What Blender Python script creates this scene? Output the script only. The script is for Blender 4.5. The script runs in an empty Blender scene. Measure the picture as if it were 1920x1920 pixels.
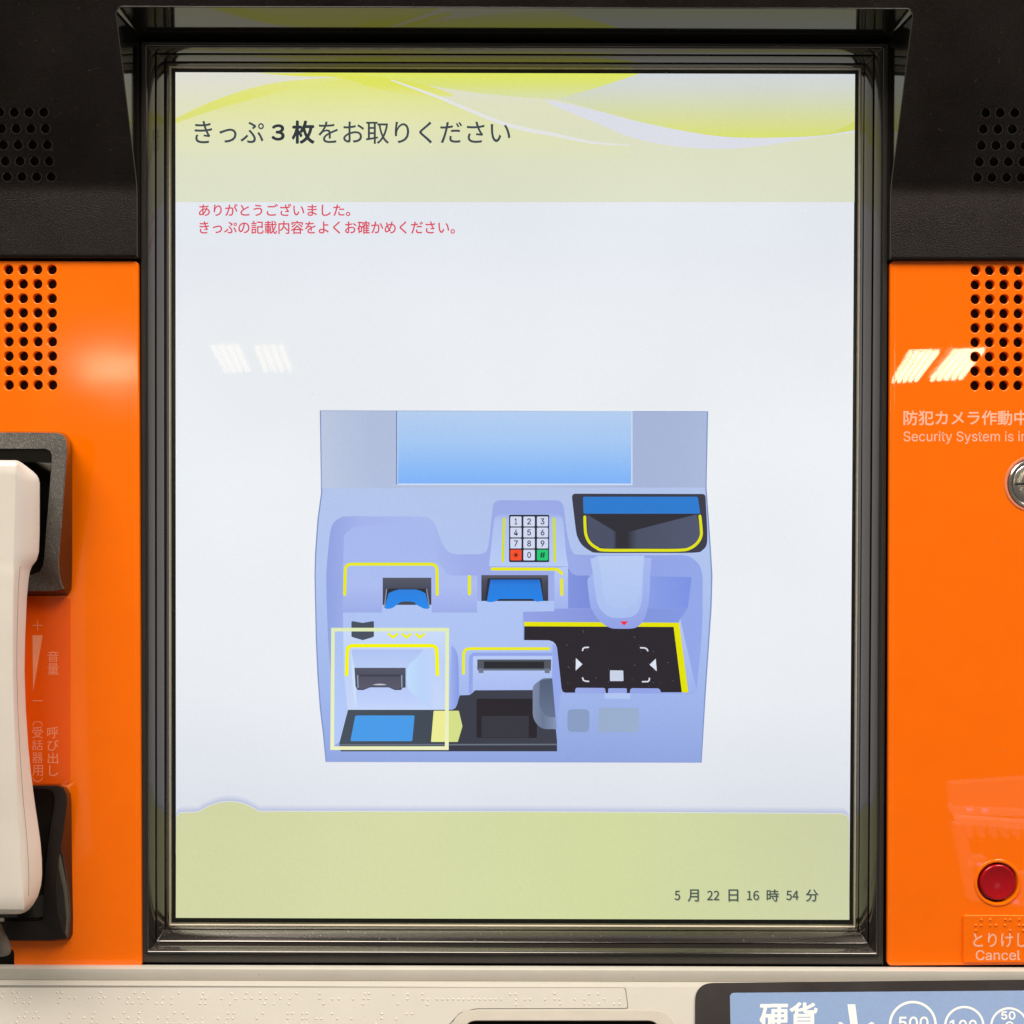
import bpy, bmesh, math, random
from mathutils import Vector, Matrix
from mathutils.geometry import tessellate_polygon
random.seed(7)
R = math.radians
S = 0.000237            # metres per picture unit on the machine face (19 inch portrait display)
scene = bpy.context.scene
COL = scene.collection

# ------------------------------------------------------------------ camera
DIST = 1920.0
rot = Matrix.Rotation(R(90 - 0.6), 3, 'X') @ Matrix.Rotation(R(0.16), 3, 'Z')
CAM = rot @ Vector((0, 0, 1)) * DIST * S
cd = bpy.data.cameras.new('camera'); cam = bpy.data.objects.new('camera', cd); COL.objects.link(cam)
cam.matrix_world = Matrix.Translation(CAM) @ rot.to_4x4()
cd.sensor_width = 36; cd.lens = 36; cd.clip_start = 0.01; cd.clip_end = 100
scene.camera = cam

# ------------------------------------------------------------------ world and lamps
w = bpy.data.worlds.new('World'); scene.world = w; w.use_nodes = True
bg = w.node_tree.nodes['Background']
bg.inputs[0].default_value = (1.0, 0.93, 0.83, 1); bg.inputs[1].default_value = 0.13
def area(name, loc, target, sx, sy, power, col):
    l = bpy.data.lights.new(name, 'AREA'); l.shape = 'RECTANGLE'; l.size = sx; l.size_y = sy
    l.energy = power; l.color = col
    o = bpy.data.objects.new(name, l); COL.objects.link(o); o.location = loc
    d = Vector(target) - Vector(loc); o.rotation_euler = d.to_track_quat('-Z', 'Y').to_euler()
    return o
area('ceiling_lamp_near', (-0.85, -1.15, 2.3), (0, 0, 0), 2.3, 1.3, 112, (1.0, 0.935, 0.855))
area('ceiling_lamp_far', (1.7, -1.35, 2.5), (0, 0, 0), 1.8, 1.2, 100, (1.0, 0.935, 0.855))
scene.view_settings.view_transform = 'Standard'; scene.view_settings.look = 'None'
scene.view_settings.exposure = 0.0; scene.view_settings.gamma = 1.0
scene.cycles.use_denoising = True
scene.cycles.max_bounces = 8

# ------------------------------------------------------------------ planes: a picture point put on a surface of the machine
class Plane:
    def __init__(s, o, n): s.o = Vector(o); s.n = Vector(n).normalized()
    def up(s, h): return Plane(s.o + s.n * h * S, s.n)
    def pt(s, px, py, dz=0.0):
        d = rot @ Vector(((px - 960) / DIST, (960 - py) / DIST, -1))
        t = (s.o - CAM).dot(s.n) / d.dot(s.n)
        return CAM + d * t + s.n * dz * S
def face(h): return Plane((0, -h * S, 0), (0, -1, 0))
FACE = face(0)
SCR_H = -62
SCREEN = face(SCR_H)
def at(px, py, h): return face(h).pt(px, py)
bend = at(960, 353, 7)
HS = 0.302
DRAFT = 0.07
HOOD = Plane(bend, (0, -1, -HS))
dk = at(960, 1851, 34)
DECK = Plane(dk, (0, -1, 0.70))

# ------------------------------------------------------------------ materials
def lin(c):
    r = []
    for v in c[:3]:
        v = v / 255.0
        r.append(v / 12.92 if v <= 0.04045 else ((v + 0.055) / 1.055) ** 2.4)
    return tuple(r) + (1,)
def newmat(name):
    m = bpy.data.materials.new(name); m.use_nodes = True
    return m, m.node_tree.nodes, m.node_tree.links
def solid(name, col, rough=0.5, spec=0.5, metal=0.0, coat=0.0, coat_rough=0.05, bump=0.0, bscale=900, var=0.06, vscale=60,
          speck=None, sss=0.0, ior=1.5):
    m, N, L = newmat(name); b = N['Principled BSDF']
    b.inputs['Roughness'].default_value = rough; b.inputs['Metallic'].default_value = metal
    b.inputs['Specular IOR Level'].default_value = spec; b.inputs['IOR'].default_value = ior
    b.inputs['Coat Weight'].default_value = coat; b.inputs['Coat Roughness'].default_value = coat_rough
    tc = N.new('ShaderNodeTexCoord')
    n = N.new('ShaderNodeTexNoise'); n.inputs['Scale'].default_value = vscale; n.inputs['Detail'].default_value = 5
    L.new(tc.outputs['Object'], n.inputs['Vector'])
    mr = N.new('ShaderNodeMapRange'); mr.inputs['To Min'].default_value = 1 - var; mr.inputs['To Max'].default_value = 1 + var
    mr.inputs['From Min'].default_value = 0.3; mr.inputs['From Max'].default_value = 0.7
    L.new(n.outputs['Fac'], mr.inputs['Value'])
    mx = N.new('ShaderNodeVectorMath'); mx.operation = 'SCALE'; mx.inputs[0].default_value = col[:3]
    L.new(mr.outputs[0], mx.inputs['Scale'])
    out = mx.outputs[0]
    if speck:
        n2 = N.new('ShaderNodeTexNoise'); n2.inputs['Scale'].default_value = speck[0]; n2.inputs['Detail'].default_value = 2
        L.new(tc.outputs['Object'], n2.inputs['Vector'])
        cr = N.new('ShaderNodeMapRange'); cr.inputs['From Min'].default_value = 0.5; cr.inputs['From Max'].default_value = 0.72
        L.new(n2.outputs['Fac'], cr.inputs['Value'])
        mm = N.new('ShaderNodeMix'); mm.data_type = 'RGBA'; L.new(cr.outputs[0], mm.inputs['Factor'])
        L.new(out, mm.inputs['A']); mm.inputs['B'].default_value = tuple(speck[1]) + (1,)
        out = mm.outputs['Result']
    L.new(out, b.inputs['Base Color'])
    rn = N.new('ShaderNodeTexNoise'); rn.inputs['Scale'].default_value = 35; rn.inputs['Detail'].default_value = 6
    L.new(tc.outputs['Object'], rn.inputs['Vector'])
    rr = N.new('ShaderNodeMapRange'); rr.inputs['To Min'].default_value = max(0.0, rough * 0.8); rr.inputs['To Max'].default_value = min(1, rough * 1.25)
    rr.inputs['From Min'].default_value = 0.3; rr.inputs['From Max'].default_value = 0.7
    L.new(rn.outputs['Fac'], rr.inputs['Value']); L.new(rr.outputs[0], b.inputs['Roughness'])
    if bump > 0:
        bn = N.new('ShaderNodeTexNoise'); bn.inputs['Scale'].default_value = bscale; bn.inputs['Detail'].default_value = 3
        L.new(tc.outputs['Object'], bn.inputs['Vector'])
        bu = N.new('ShaderNodeBump'); bu.inputs['Strength'].default_value = bump; bu.inputs['Distance'].default_value = 0.0004
        L.new(bn.outputs['Fac'], bu.inputs['Height']); L.new(bu.outputs[0], b.inputs['Normal'])
    return m
def tint(m, c):
    m.node_tree.nodes['Principled BSDF'].inputs['Specular Tint'].default_value = tuple(c) + (1,); return m
M = {}
M['orange_left'] = solid('orange_acrylic_satin', (1.0, 0.170, 0.0), 0.10, 0.5, var=0.02)
M['orange_right'] = solid('orange_acrylic_gloss', (1.0, 0.162, 0.0), 0.014, 0.5, var=0.02)
M['orange_plate'] = solid('orange_label_film', (0.86, 0.105, 0.002), 0.22, 0.5, var=0.02)
M['hood'] = solid('black_textured_plastic', (0.0026, 0.0018, 0.0015), 0.40, 0.31, bump=0.6, bscale=2300, var=0.2, vscale=40, speck=(1900, (0.012, 0.009, 0.007)))
M['gloss'] = solid('black_gloss_plastic', (0.010, 0.009, 0.008), 0.07, 0.6, var=0.1, ior=1.75)
M['bezel'] = solid('dark_brown_gloss_bezel', (0.014, 0.012, 0.010), 0.13, 0.7, var=0.12, bump=0.03, bscale=700, ior=1.8)
M['hood_edge'] = solid('black_edge_glint', (0.05, 0.044, 0.036), 0.22, 0.8)  # lightened so the colour itself carries the lamp glint on edges
M['trim'] = solid('tan_satin_trim', (0.50, 0.43, 0.33), 0.28, 0.6)
M['edge'] = solid('black_satin_edge', (0.030, 0.026, 0.022), 0.35, 0.5, var=0.1)
M['border'] = solid('display_black_border', (0.012, 0.014, 0.014), 0.25, 0.5)
M['dark'] = solid('dark_chassis', (0.012, 0.010, 0.009), 0.6, 0.3)
M['mesh'] = solid('dark_speaker_mesh', (0.03, 0.022, 0.015), 0.8, 0.2, bump=0.6, bscale=2500)
M['bead'] = solid('cream_braille', (0.5, 0.45, 0.37), 0.18, 0.7)
M['cream'] = solid('cream_plastic', (0.43, 0.40, 0.345), 0.42, 0.4, var=0.025, vscale=45, bump=0.12, bscale=1800)
M['lip'] = solid('putty_plastic', (0.48, 0.45, 0.39), 0.45, 0.4, var=0.03, bump=0.15, bscale=1800)
M['handset'] = solid('cream_handset_plastic', (0.74, 0.68, 0.60), 0.38, 0.45, var=0.02, bump=0.06, bscale=1500)
M['rim'] = solid('grainy_black_rim', (0.075, 0.068, 0.058), 0.48, 0.7, bump=1.0, bscale=2400, var=0.15, speck=(2000, (0.24, 0.22, 0.19)))
M['grey'] = solid('grey_cord_rubber', (0.16, 0.14, 0.12), 0.5, 0.4)
M['red'] = solid('red_button_plastic', (0.36, 0.003, 0.008), 0.12, 0.5)
M['chrome'] = solid('scuffed_chrome', (0.75, 0.70, 0.64), 0.26, 0.5, metal=1.0, bump=0.25, bscale=400)
M['copper'] = solid('countersunk_acrylic_edge', (0.75, 0.24, 0.12), 0.2, 0.5)
M['ink'] = solid('pale_peach_ink', (0.93, 0.50, 0.33), 0.4, 0.3, var=0.03)
M['ink_dim'] = solid('faded_peach_ink', (0.90, 0.35, 0.19), 0.4, 0.3, var=0.03)
M['white_ink'] = solid('white_ink', (0.62, 0.62, 0.60), 0.45, 0.3, var=0.02)
M['blue_label'] = solid('pale_blue_label', (0.155, 0.235, 0.40), 0.4, 0.4, var=0.04, vscale=700)
M['charcoal'] = solid('charcoal_plastic', (0.016, 0.012, 0.011), 0.6, 0.22, bump=0.3, bscale=2200, var=0.08)
M['groove'] = solid('groove_shade', (0.16, 0.14, 0.11), 0.8, 0.1)
M['tray'] = solid('warm_grey_tray', (0.40, 0.36, 0.30), 0.45, 0.4)
M['fixture'] = solid('white_painted_steel', (0.8, 0.8, 0.78), 0.4, 0.3)

tint(M['bezel'], (1.0, 0.91, 0.83)); tint(M['hood'], (1.0, 0.86, 0.80)); tint(M['gloss'], (1.0, 0.93, 0.80))
def lcd(name, stops, axis='y'):
    """display colour: one flat colour or stops [(picture coordinate, (r,g,b)), ...] along the picture's y or x"""
    m, N, L = newmat(name)
    for n in list(N):
        if n.type != 'OUTPUT_MATERIAL': N.remove(n)
    out = N['Material Output'] if 'Material Output' in N else [n for n in N if n.type == 'OUTPUT_MATERIAL'][0]
    e = N.new('ShaderNodeEmission'); L.new(e.outputs[0], out.inputs['Surface'])
    g = N.new('ShaderNodeNewGeometry')
    if len(stops) == 1:
        c = N.new('ShaderNodeRGB'); c.outputs[0].default_value = lin(stops[0][1]); col = c.outputs[0]
    else:
        sp = N.new('ShaderNodeSeparateXYZ'); L.new(g.outputs['Position'], sp.inputs[0])
        a = [SCREEN.pt(960, s[0]).z if axis == 'y' else SCREEN.pt(s[0], 960).x for s in stops]
        mr = N.new('ShaderNodeMapRange'); mr.inputs['From Min'].default_value = a[0]; mr.inputs['From Max'].default_value = a[-1]
        L.new(sp.outputs['Z' if axis == 'y' else 'X'], mr.inputs['Value'])
        cr = N.new('ShaderNodeValToRGB'); L.new(mr.outputs[0], cr.inputs[0])
        el = cr.color_ramp.elements
        el[0].position = 0; el[0].color = lin(stops[0][1]); el[1].position = 1; el[1].color = lin(stops[-1][1])
        for s, v in list(zip(stops, a))[1:-1]:
            q = el.new((v - a[0]) / (a[-1] - a[0])); q.color = lin(s[1])
        col = cr.outputs[0]
    # fine panel grain of the display and a faint cloudiness of its backlight
    n1 = N.new('ShaderNodeTexNoise'); n1.inputs['Scale'].default_value = 1350; n1.inputs['Detail'].default_value = 1
    n2 = N.new('ShaderNodeTexNoise'); n2.inputs['Scale'].default_value = 9; n2.inputs['Detail'].default_value = 2
    L.new(g.outputs['Position'], n1.inputs['Vector']); L.new(g.outputs['Position'], n2.inputs['Vector'])
    m1 = N.new('ShaderNodeMapRange'); m1.inputs['From Min'].default_value = .25; m1.inputs['From Max'].default_value = .75
    m1.inputs['To Min'].default_value = .978; m1.inputs['To Max'].default_value = 1.022
    m2 = N.new('ShaderNodeMapRange'); m2.inputs['From Min'].default_value = .3; m2.inputs['From Max'].default_value = .7
    m2.inputs['To Min'].default_value = .975; m2.inputs['To Max'].default_value = 1.03
    L.new(n1.outputs['Fac'], m1.inputs['Value']); L.new(n2.outputs['Fac'], m2.inputs['Value'])
    mu = N.new('ShaderNodeMath'); mu.operation = 'MULTIPLY'; L.new(m1.outputs[0], mu.inputs[0]); L.new(m2.outputs[0], mu.inputs[1])
    L.new(mu.outputs[0], e.inputs['Strength']); L.new(col, e.inputs['Color'])
    return m
_lc = {}
def LC(*c):
    c = tuple(c)
    if c not in _lc: _lc[c] = lcd('display_colour', [(0, c)])
    return _lc[c]

m, N, L = newmat('display_cover_glass')
for n in list(N):
    if n.type == 'BSDF_PRINCIPLED': N.remove(n)
out = [n for n in N if n.type == 'OUTPUT_MATERIAL'][0]
tr = N.new('ShaderNodeBsdfTransparent'); g1 = N.new('ShaderNodeBsdfGlossy'); g2 = N.new('ShaderNodeBsdfGlossy')
g1.inputs['Roughness'].default_value = 0.02; g2.inputs['Roughness'].default_value = 0.27
mg = N.new('ShaderNodeMixShader'); mg.inputs[0].default_value = 0.6
L.new(g1.outputs[0], mg.inputs[1]); L.new(g2.outputs[0], mg.inputs[2])
fr = N.new('ShaderNodeFresnel'); fr.inputs[0].default_value = 1.47
mt = N.new('ShaderNodeMixShader'); L.new(fr.outputs[0], mt.inputs[0]); L.new(tr.outputs[0], mt.inputs[1]); L.new(mg.outputs[0], mt.inputs[2])
L.new(mt.outputs[0], out.inputs['Surface']); M['glass'] = m

def glow(name, col, st):
    m, N, L = newmat(name); b = N['Principled BSDF']
    b.inputs['Emission Color'].default_value = tuple(col) + (1,); b.inputs['Emission Strength'].default_value = st
    return m
M['tube_warm'] = glow('warm_fluorescent_tube', (1.0, 0.82, 0.42), 9)
M['tube'] = glow('fluorescent_tube', (1.0, 0.86, 0.60), 24)

# ------------------------------------------------------------------ object helpers
def link(name, mesh, parent=None, mat=None, label=None, kind=None):
    o = bpy.data.objects.new(name, mesh); COL.objects.link(o)
    if mat and len(mesh.materials) == 0: mesh.materials.append(mat)
    if parent is not None: o.parent = parent
    if label: o['label'] = label
    if kind: o['kind'] = kind
    return o
def finish(mesh, ang=35):
    for p in mesh.polygons: p.use_smooth = True
    mesh.set_sharp_from_angle(angle=R(ang))
def root(name, label, cat, loc=(0, 0, 0), group=None):
    o = bpy.data.objects.new(name, None); COL.objects.link(o); o.location = loc
    o['label'] = label; o['category'] = cat
    o.empty_display_size = 0.05
    if group: o['group'] = group
    return o
def arc(cx, cy, r, a0, a1, n=8):
    return [(cx + r * math.cos(R(a0 + (a1 - a0) * i / n)), cy + r * math.sin(R(a0 + (a1 - a0) * i / n))) for i in range(n + 1)]
def circle(cx, cy, r, n=24): return arc(cx, cy, r, 0, 360 - 360 / n, n - 1)
def rnd(pts, r, n=5):
    """round every corner of a closed outline by r (a number or one per corner)"""
    out = []; k = len(pts)
    for i, p in enumerate(pts):
        rr = r[i] if isinstance(r, (list, tuple)) else r
        p = Vector(p).to_2d(); a = Vector(pts[i - 1]).to_2d(); b = Vector(pts[(i + 1) % k]).to_2d()
        if rr <= 0: out.append(tuple(p)); continue
        da = (a - p); db = (b - p)
        q = min(rr, da.length * .48, db.length * .48)
        s = p + da.normalized() * q; e = p + db.normalized() * q
        for j in range(n + 1):
            t = j / n
            out.append(tuple(s * (1 - t) ** 2 + p * 2 * t * (1 - t) + e * t * t))
    return out
def rect(x0, y0, x1, y1): return [(x0, y0), (x1, y0), (x1, y1), (x0, y1)]
def rnd_open(pts, r, n=6):
    out = [pts[0]]
    for i in range(1, len(pts) - 1):
        out += rnd([pts[i - 1], pts[i], pts[i + 1]], [0, r, 0], n)[1:-1]
    out.append(pts[-1]); return out
def smooth(pts, n=8):
    """Catmull-Rom through the points"""
    P = [pts[0]] + list(pts) + [pts[-1]]; out = []
    for i in range(1, len(P) - 2):
        a, b, c, d = [Vector(q).to_2d() for q in P[i - 1:i + 3]]
        for j in range(n):
            t = j / n
            out.append(tuple(.5 * ((2 * b) + (c - a) * t + (2 * a - 5 * b + 4 * c - d) * t * t + (3 * b - a - 3 * c + d) * t ** 3)))
    out.append(tuple(pts[-1])); return out
def stroke(pts, wdt, cap=True):
    """outline polygon of a line of width wdt (a number or [start, end])"""
    k = len(pts); L1, L2 = [], []
    for i, p in enumerate(pts):
        p = Vector(p).to_2d(); a = Vector(pts[max(i - 1, 0)]).to_2d(); b = Vector(pts[min(i + 1, k - 1)]).to_2d()
        ww = wdt if not isinstance(wdt, (list, tuple)) else wdt[i]
        d1 = (p - a).normalized() if i > 0 else (b - p).normalized()
        d2 = (b - p).normalized() if i < k - 1 else d1
        d = (d1 + d2).normalized(); n = Vector((-d.y, d.x)); f = 1 / max(.5, d.dot(d1))
        L1.append(tuple(p + n * ww / 2 * f)); L2.append(tuple(p - n * ww / 2 * f))
    if cap and not isinstance(wdt, (list, tuple)):
        d = (Vector(pts[-1]) - Vector(pts[-2])).to_2d(); a = math.degrees(math.atan2(d.y, d.x))
        c1 = arc(pts[-1][0], pts[-1][1], wdt / 2, a + 90, a - 90, 6)[1:-1]
        d = (Vector(pts[0]) - Vector(pts[1])).to_2d(); a = math.degrees(math.atan2(d.y, d.x))
        c0 = arc(pts[0][0], pts[0][1], wdt / 2, a + 90, a - 90, 6)[1:-1]
        return L1 + c1 + L2[::-1] + c0
    return L1 + L2[::-1]
def sheet(name, polys, mat, plane, dz, parent, label=None):
    """flat filled outlines lying on a plane (printed or displayed shapes)"""
    vs, fs = [], []
    for pl in polys:
        b = len(vs); vs += [plane.pt(x, y, dz) for x, y in pl]
        for t in tessellate_polygon([[Vector((x, y, 0)) for x, y in pl]]): fs.append([b + i for i in t])
    me = bpy.data.meshes.new(name); me.from_pydata(vs, [], fs)
    bm = bmesh.new(); bm.from_mesh(me)
    for f in bm.faces:
        f.normal_update()
        if f.normal.dot(plane.n) < 0: f.normal_flip()
    bm.to_mesh(me); bm.free()
    return link(name, me, parent, mat, label)
def plate(name, outer, holes, plane, thick, bev, mat, parent, label=None, res=2, kind=None):
    """a plate with rounded edges and real openings; its front lies on the plane"""
    cu = bpy.data.curves.new(name, 'CURVE'); cu.dimensions = '2D'; cu.fill_mode = 'BOTH'
    for pl in [outer] + list(holes):
        sp = cu.splines.new('POLY'); sp.points.add(len(pl) - 1); sp.use_cyclic_u = True
        for p, q in zip(sp.points, pl): p.co = (q[0], -q[1], 0, 1)
    cu.extrude = max(0.01, thick / 2 - bev); cu.bevel_depth = bev; cu.bevel_resolution = res; cu.offset = -bev
    o = bpy.data.objects.new(name, cu); COL.objects.link(o)
    dg = bpy.context.evaluated_depsgraph_get(); dg.update()
    me = bpy.data.meshes.new_from_object(o.evaluated_get(dg))
    bpy.data.objects.remove(o); bpy.data.curves.remove(cu)
    bm = bmesh.new(); bm.from_mesh(me); bmesh.ops.remove_doubles(bm, verts=bm.verts, dist=0.002)
    for v in bm.verts: v.co = plane.pt(v.co.x, -v.co.y, v.co.z - thick / 2)
    bmesh.ops.recalc_face_normals(bm, faces=bm.faces)
    bm.to_mesh(me); bm.free(); me.name = name; me.materials.clear(); finish(me, 38)
    for p in me.polygons:
        if abs(p.normal.dot(plane.n)) > 0.9995: p.use_smooth = False
    return link(name, me, parent, mat, label, kind)
def loft(name, rows, mat, parent=None, close=False, ang=35, label=None, caps=False):
    """rows of world points skinned together"""
    vs = [p for r in rows for p in r]; n = len(rows[0]); fs = []
    for i in range(len(rows) - 1):
        for j in range(n if close else n - 1):
            a = i * n + j; b = i * n + (j + 1) % n
            fs.append((a, b, b + n, a + n))
    if caps:
        fs.append(tuple(range(n))); fs.append(tuple(range((len(rows) - 1) * n, len(rows) * n))[::-1])
    me = bpy.data.meshes.new(name); me.from_pydata([tuple(v) for v in vs], [], fs)
    bm = bmesh.new(); bm.from_mesh(me); bmesh.ops.recalc_face_normals(bm, faces=bm.faces)
    s = sum((f.normal.y * f.calc_area() for f in bm.faces))
    if s > 0: bmesh.ops.reverse_faces(bm, faces=bm.faces)
    bm.to_mesh(me); bm.free(); finish(me, ang)
    return link(name, me, parent, mat, label)
def lathe(name, cx, cy, prof, plane, mat, parent, n=40, ang=35, label=None):
    rows = [[plane.pt(*p, dz=h) for p in circle(cx, cy, max(r, .01), n)] for r, h in prof]
    return loft(name, rows, mat, parent, close=True, ang=ang, label=label)
import os
def bundled(fn):      # Blender's own interface fonts; the built-in font is used where they are missing
    try: return bpy.data.fonts.load(os.path.join(bpy.utils.system_resource('DATAFILES', path='fonts'), fn))
    except Exception: return None
SANS = bundled('Inter.woff2'); CJK = bundled('Noto Sans CJK Regular.woff2')
def text(name, s, box, mat, plane, dz, parent, bold=0.0, label=None, chars=None, heavy=0.0, font=None):
    """lettering fitted to box = (x0, y0, x1, y1) in picture units; chars = [(character, box), ...] for set type"""
    items = chars if chars else [(s, box)]
    vs, fs = [], []
    for st, bx in items:
        cu = bpy.data.curves.new(name, 'FONT'); cu.body = st; cu.size = 1; cu.offset = bold; cu.resolution_u = 4
        f = font or (SANS if all(ord(c) < 128 for c in st) else CJK)
        if f: cu.font = f
        o = bpy.data.objects.new(name, cu); COL.objects.link(o)
        dg = bpy.context.evaluated_depsgraph_get(); dg.update()
        me = bpy.data.meshes.new_from_object(o.evaluated_get(dg))
        bpy.data.objects.remove(o); bpy.data.curves.remove(cu)
        xs = [v.co.x for v in me.vertices]; ys = [v.co.y for v in me.vertices]
        if not xs: continue
        x0, x1, y0, y1 = min(xs), max(xs), min(ys), max(ys); b = len(vs)
        shifts = [(0, 0)] if not heavy else [(0, 0)] + [(math.cos(R(a)), math.sin(R(a))) for a in range(0, 360, 45)]
        for si, (sx, sy) in enumerate(shifts):
            b = len(vs)
            for v in me.vertices:
                u = (v.co.x - x0) / max(1e-6, x1 - x0); q = (v.co.y - y0) / max(1e-6, y1 - y0)
                if len(bx) == 5: u = u + (q - .5) * bx[4]
                vs.append(plane.pt(bx[0] + heavy + u * (bx[2] - bx[0] - 2 * heavy) + sx * heavy, bx[3] - heavy - q * (bx[3] - bx[1] - 2 * heavy) + sy * heavy, dz + si * 0.004))
            fs += [tuple(b + i for i in p.vertices) for p in me.polygons]
        bpy.data.meshes.remove(me)
    me = bpy.data.meshes.new(name); me.from_pydata([tuple(v) for v in vs], [], fs)
    bm = bmesh.new(); bm.from_mesh(me)
    for f in bm.faces:
        f.normal_update()
        if f.normal.dot(plane.n) < 0: f.normal_flip()
    bm.to_mesh(me); bm.free()
    return link(name, me, parent, mat, label)
def dots(name, pts, r, hgt, plane, mat, parent):
    """raised braille dots, too small to tell apart singly"""
    bm = bmesh.new()
    for x, y in pts:
        rings = []
        for k in range(4):
            a = R(90 * k / 3.0)
            if k < 3: rings.append([bm.verts.new(plane.pt(px, py, hgt * math.sin(a))) for px, py in circle(x, y, r * math.cos(a), 10)])
        top = bm.verts.new(plane.pt(x, y, hgt))
        for i in range(2):
            for j in range(10): bm.faces.new((rings[i][j], rings[i][(j + 1) % 10], rings[i + 1][(j + 1) % 10], rings[i + 1][j]))
        for j in range(10): bm.faces.new((rings[2][j], rings[2][(j + 1) % 10], top))
    for f in bm.faces:
        f.normal_update()
        if f.normal.dot(plane.n) < 0: f.normal_flip()
    me = bpy.data.meshes.new(name); bm.to_mesh(me); bm.free(); finish(me, 60)
    return link(name, me, parent, mat, None, 'stuff')

machine = root('ticket_machine', 'orange and black railway ticket machine front with a lit portrait touch screen', 'ticket machine', tuple(at(960, 1920, 0)))
def adopt():   # children are modelled in place: keep them there
    inv = Matrix.Translation(machine.location).inverted()
    for o in COL.objects:
        if o.parent == machine: o.matrix_parent_inverse = inv

# ------------------------------------------------------------------ hood (black, overhanging the display)
hood_e = bpy.data.objects.new('hood', None)
xl = at(257.5, 345, 7).x; xr = at(1669.5, 345, 7).x
ztop = HOOD.pt(960, 15).z
rc = 13 * S
def hgt(z):    # outward height (in units) of the hood front at world z
    b0 = 11 * S
    d = z - bend.z
    if d <= -b0: return 7
    if d >= b0: return 7 + HS * d / S
    t = (d + b0) / (2 * b0)
    return 7 + HS * (2 * b0) * t * t / 2 / S
zb = at(960, 484, 7).z
# recess outline in world x,z
path = [(xl, zb)]
def dr(z): return DRAFT * (hgt(z) - 7) * S
for i in range(1, 20): z_ = zb + (ztop - rc - zb) * i / 20; path.append((xl - dr(z_), z_))
path += [(xl - dr(ztop) + rc - rc * math.cos(R(a)), ztop - rc + rc * math.sin(R(a))) for a in range(0, 91, 9)]
path += [(xr + dr(ztop) - rc + rc * math.sin(R(a)), ztop - rc + rc * math.cos(R(a))) for a in range(0, 91, 9)]
for i in range(1, 21): z_ = ztop - rc + (zb - ztop + rc) * i / 20; path.append((xr + dr(z_), z_))
def front(x, z, dh=0.0): return Vector((x, -(hgt(z) + dh) * S, z))
rows = [[front(x, z, -0.0) for x, z in path]]
def inset(k):  # path moved towards the opening by k units (or by k(z))
    o = []
    xa, xb = xl - dr(ztop), xr + dr(ztop)
    for i, (x, z) in enumerate(path):
        if z <= ztop - rc + 1e-9: d = Vector((1 if x < 0 else -1, 0))
        else: d = Vector((min(max(x, xa + rc), xb - rc) - x, ztop - rc - z)).normalized()
        kk = k(z) if callable(k) else k
        o.append((x + d.x * kk * S, z + d.y * kk * S))
    return o
rim_rows = [[front(*p, dh=dh) for p in inset(k)] for k, dh in ((-1.8, -0.6), (-1.3, 0.0), (-0.6, 0.1), (-0.1, -0.4), (0, -1.2))]
wall_rows = [[front(*p, dh=-1.2) for p in inset(0)], [Vector((a[0], 34 * S, a[1])) for a in inset(lambda z: DRAFT * (hgt(z) + 34))]]
# ------ slope face with the upper speaker grille openings (world-space plate)
hl, hr = -170, 2090
rows_r = [(212, 1848, [0, 27.2, 54.6, 81]), (242.5, 1843.5, [0, 27.6, 55, 82]), (273, 1840, [0, 27.4, 54.6, 82]), (303.7, 1836, [0, 27, 54.6, 82]), (333, 1832.5, [0, 27, 54.3, 81.4])]
rows_l = [(211, 82, None), (241.5, 85.5, None), (272, 89, None), (302.5, 92.5, None), (332, 96.3, None)]
holes = []
for y, x0, dx in rows_r:
    for i in range(6): holes.append(circle(x0 + i * 27.3, y, 9.0, 18))
for y, x0, dx in rows_l:
    for i in range(6): holes.append(circle(x0 - i * 27.5, y, 9.0, 18))
zflat = bend.z + 11 * S
def toplane_px(p):   # world point -> picture coordinates
    v = rot.inverted() @ (Vector(p) - CAM); return (960 + DIST * v.x / -v.z, 960 - DIST * v.y / -v.z)
cut = [toplane_px(front(x, z)) for x, z in inset(-1.8) if z > zflat + 1 * S]
A = toplane_px(front(xl - 1.8 * S, zflat)); Bq = toplane_px(front(xr + 1.8 * S, zflat))
topl = HOOD.pt(hl, -110); topr = HOOD.pt(hr, -110)
outer = [toplane_px(front(topl.x, topl.z)), toplane_px(front(topr.x, topr.z)), toplane_px(front(topr.x, zflat)), Bq] + cut[::-1] + [A, toplane_px(front(topl.x, zflat))]
hood = plate('hood', outer, holes, HOOD, 5, 0.0, M['hood'], machine)
def strip(x0, x1):
    zs = [zflat + (zb - zflat) * i / 24 for i in range(25)]
    r = [[front(x0, z), front(x1, z)] for z in zs]
    r.append([Vector((x0, -(hgt(zb) - 1.5) * S, zb - 1.5 * S)), Vector((x1, -(hgt(zb) - 1.5) * S, zb - 1.5 * S))])
    r.append([Vector((x0, 30 * S, zb - 1.5 * S)), Vector((x1, 30 * S, zb - 1.5 * S))])
    return r
loft('lower_hood', strip(topl.x, xl - 1.8 * S), M['hood'], machine, ang=50)
loft('lower_hood', strip(xr + 1.8 * S, topr.x), M['hood'], machine, ang=50)
loft('hood_edge', rim_rows, M['hood_edge'], machine, ang=60)
loft('hood_reveal', wall_rows, M['gloss'], machine, ang=40)
# painted rim glints of the openings and speaker backing
for side, cx in (('l', 40), ('r', 1885)):
    c = [(cx - 110, 185), (cx + 110, 185), (cx + 110, 350), (cx - 110, 350)]
    sheet('speaker_mesh', [c], M['dark'], HOOD, -14, machine)

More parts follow.
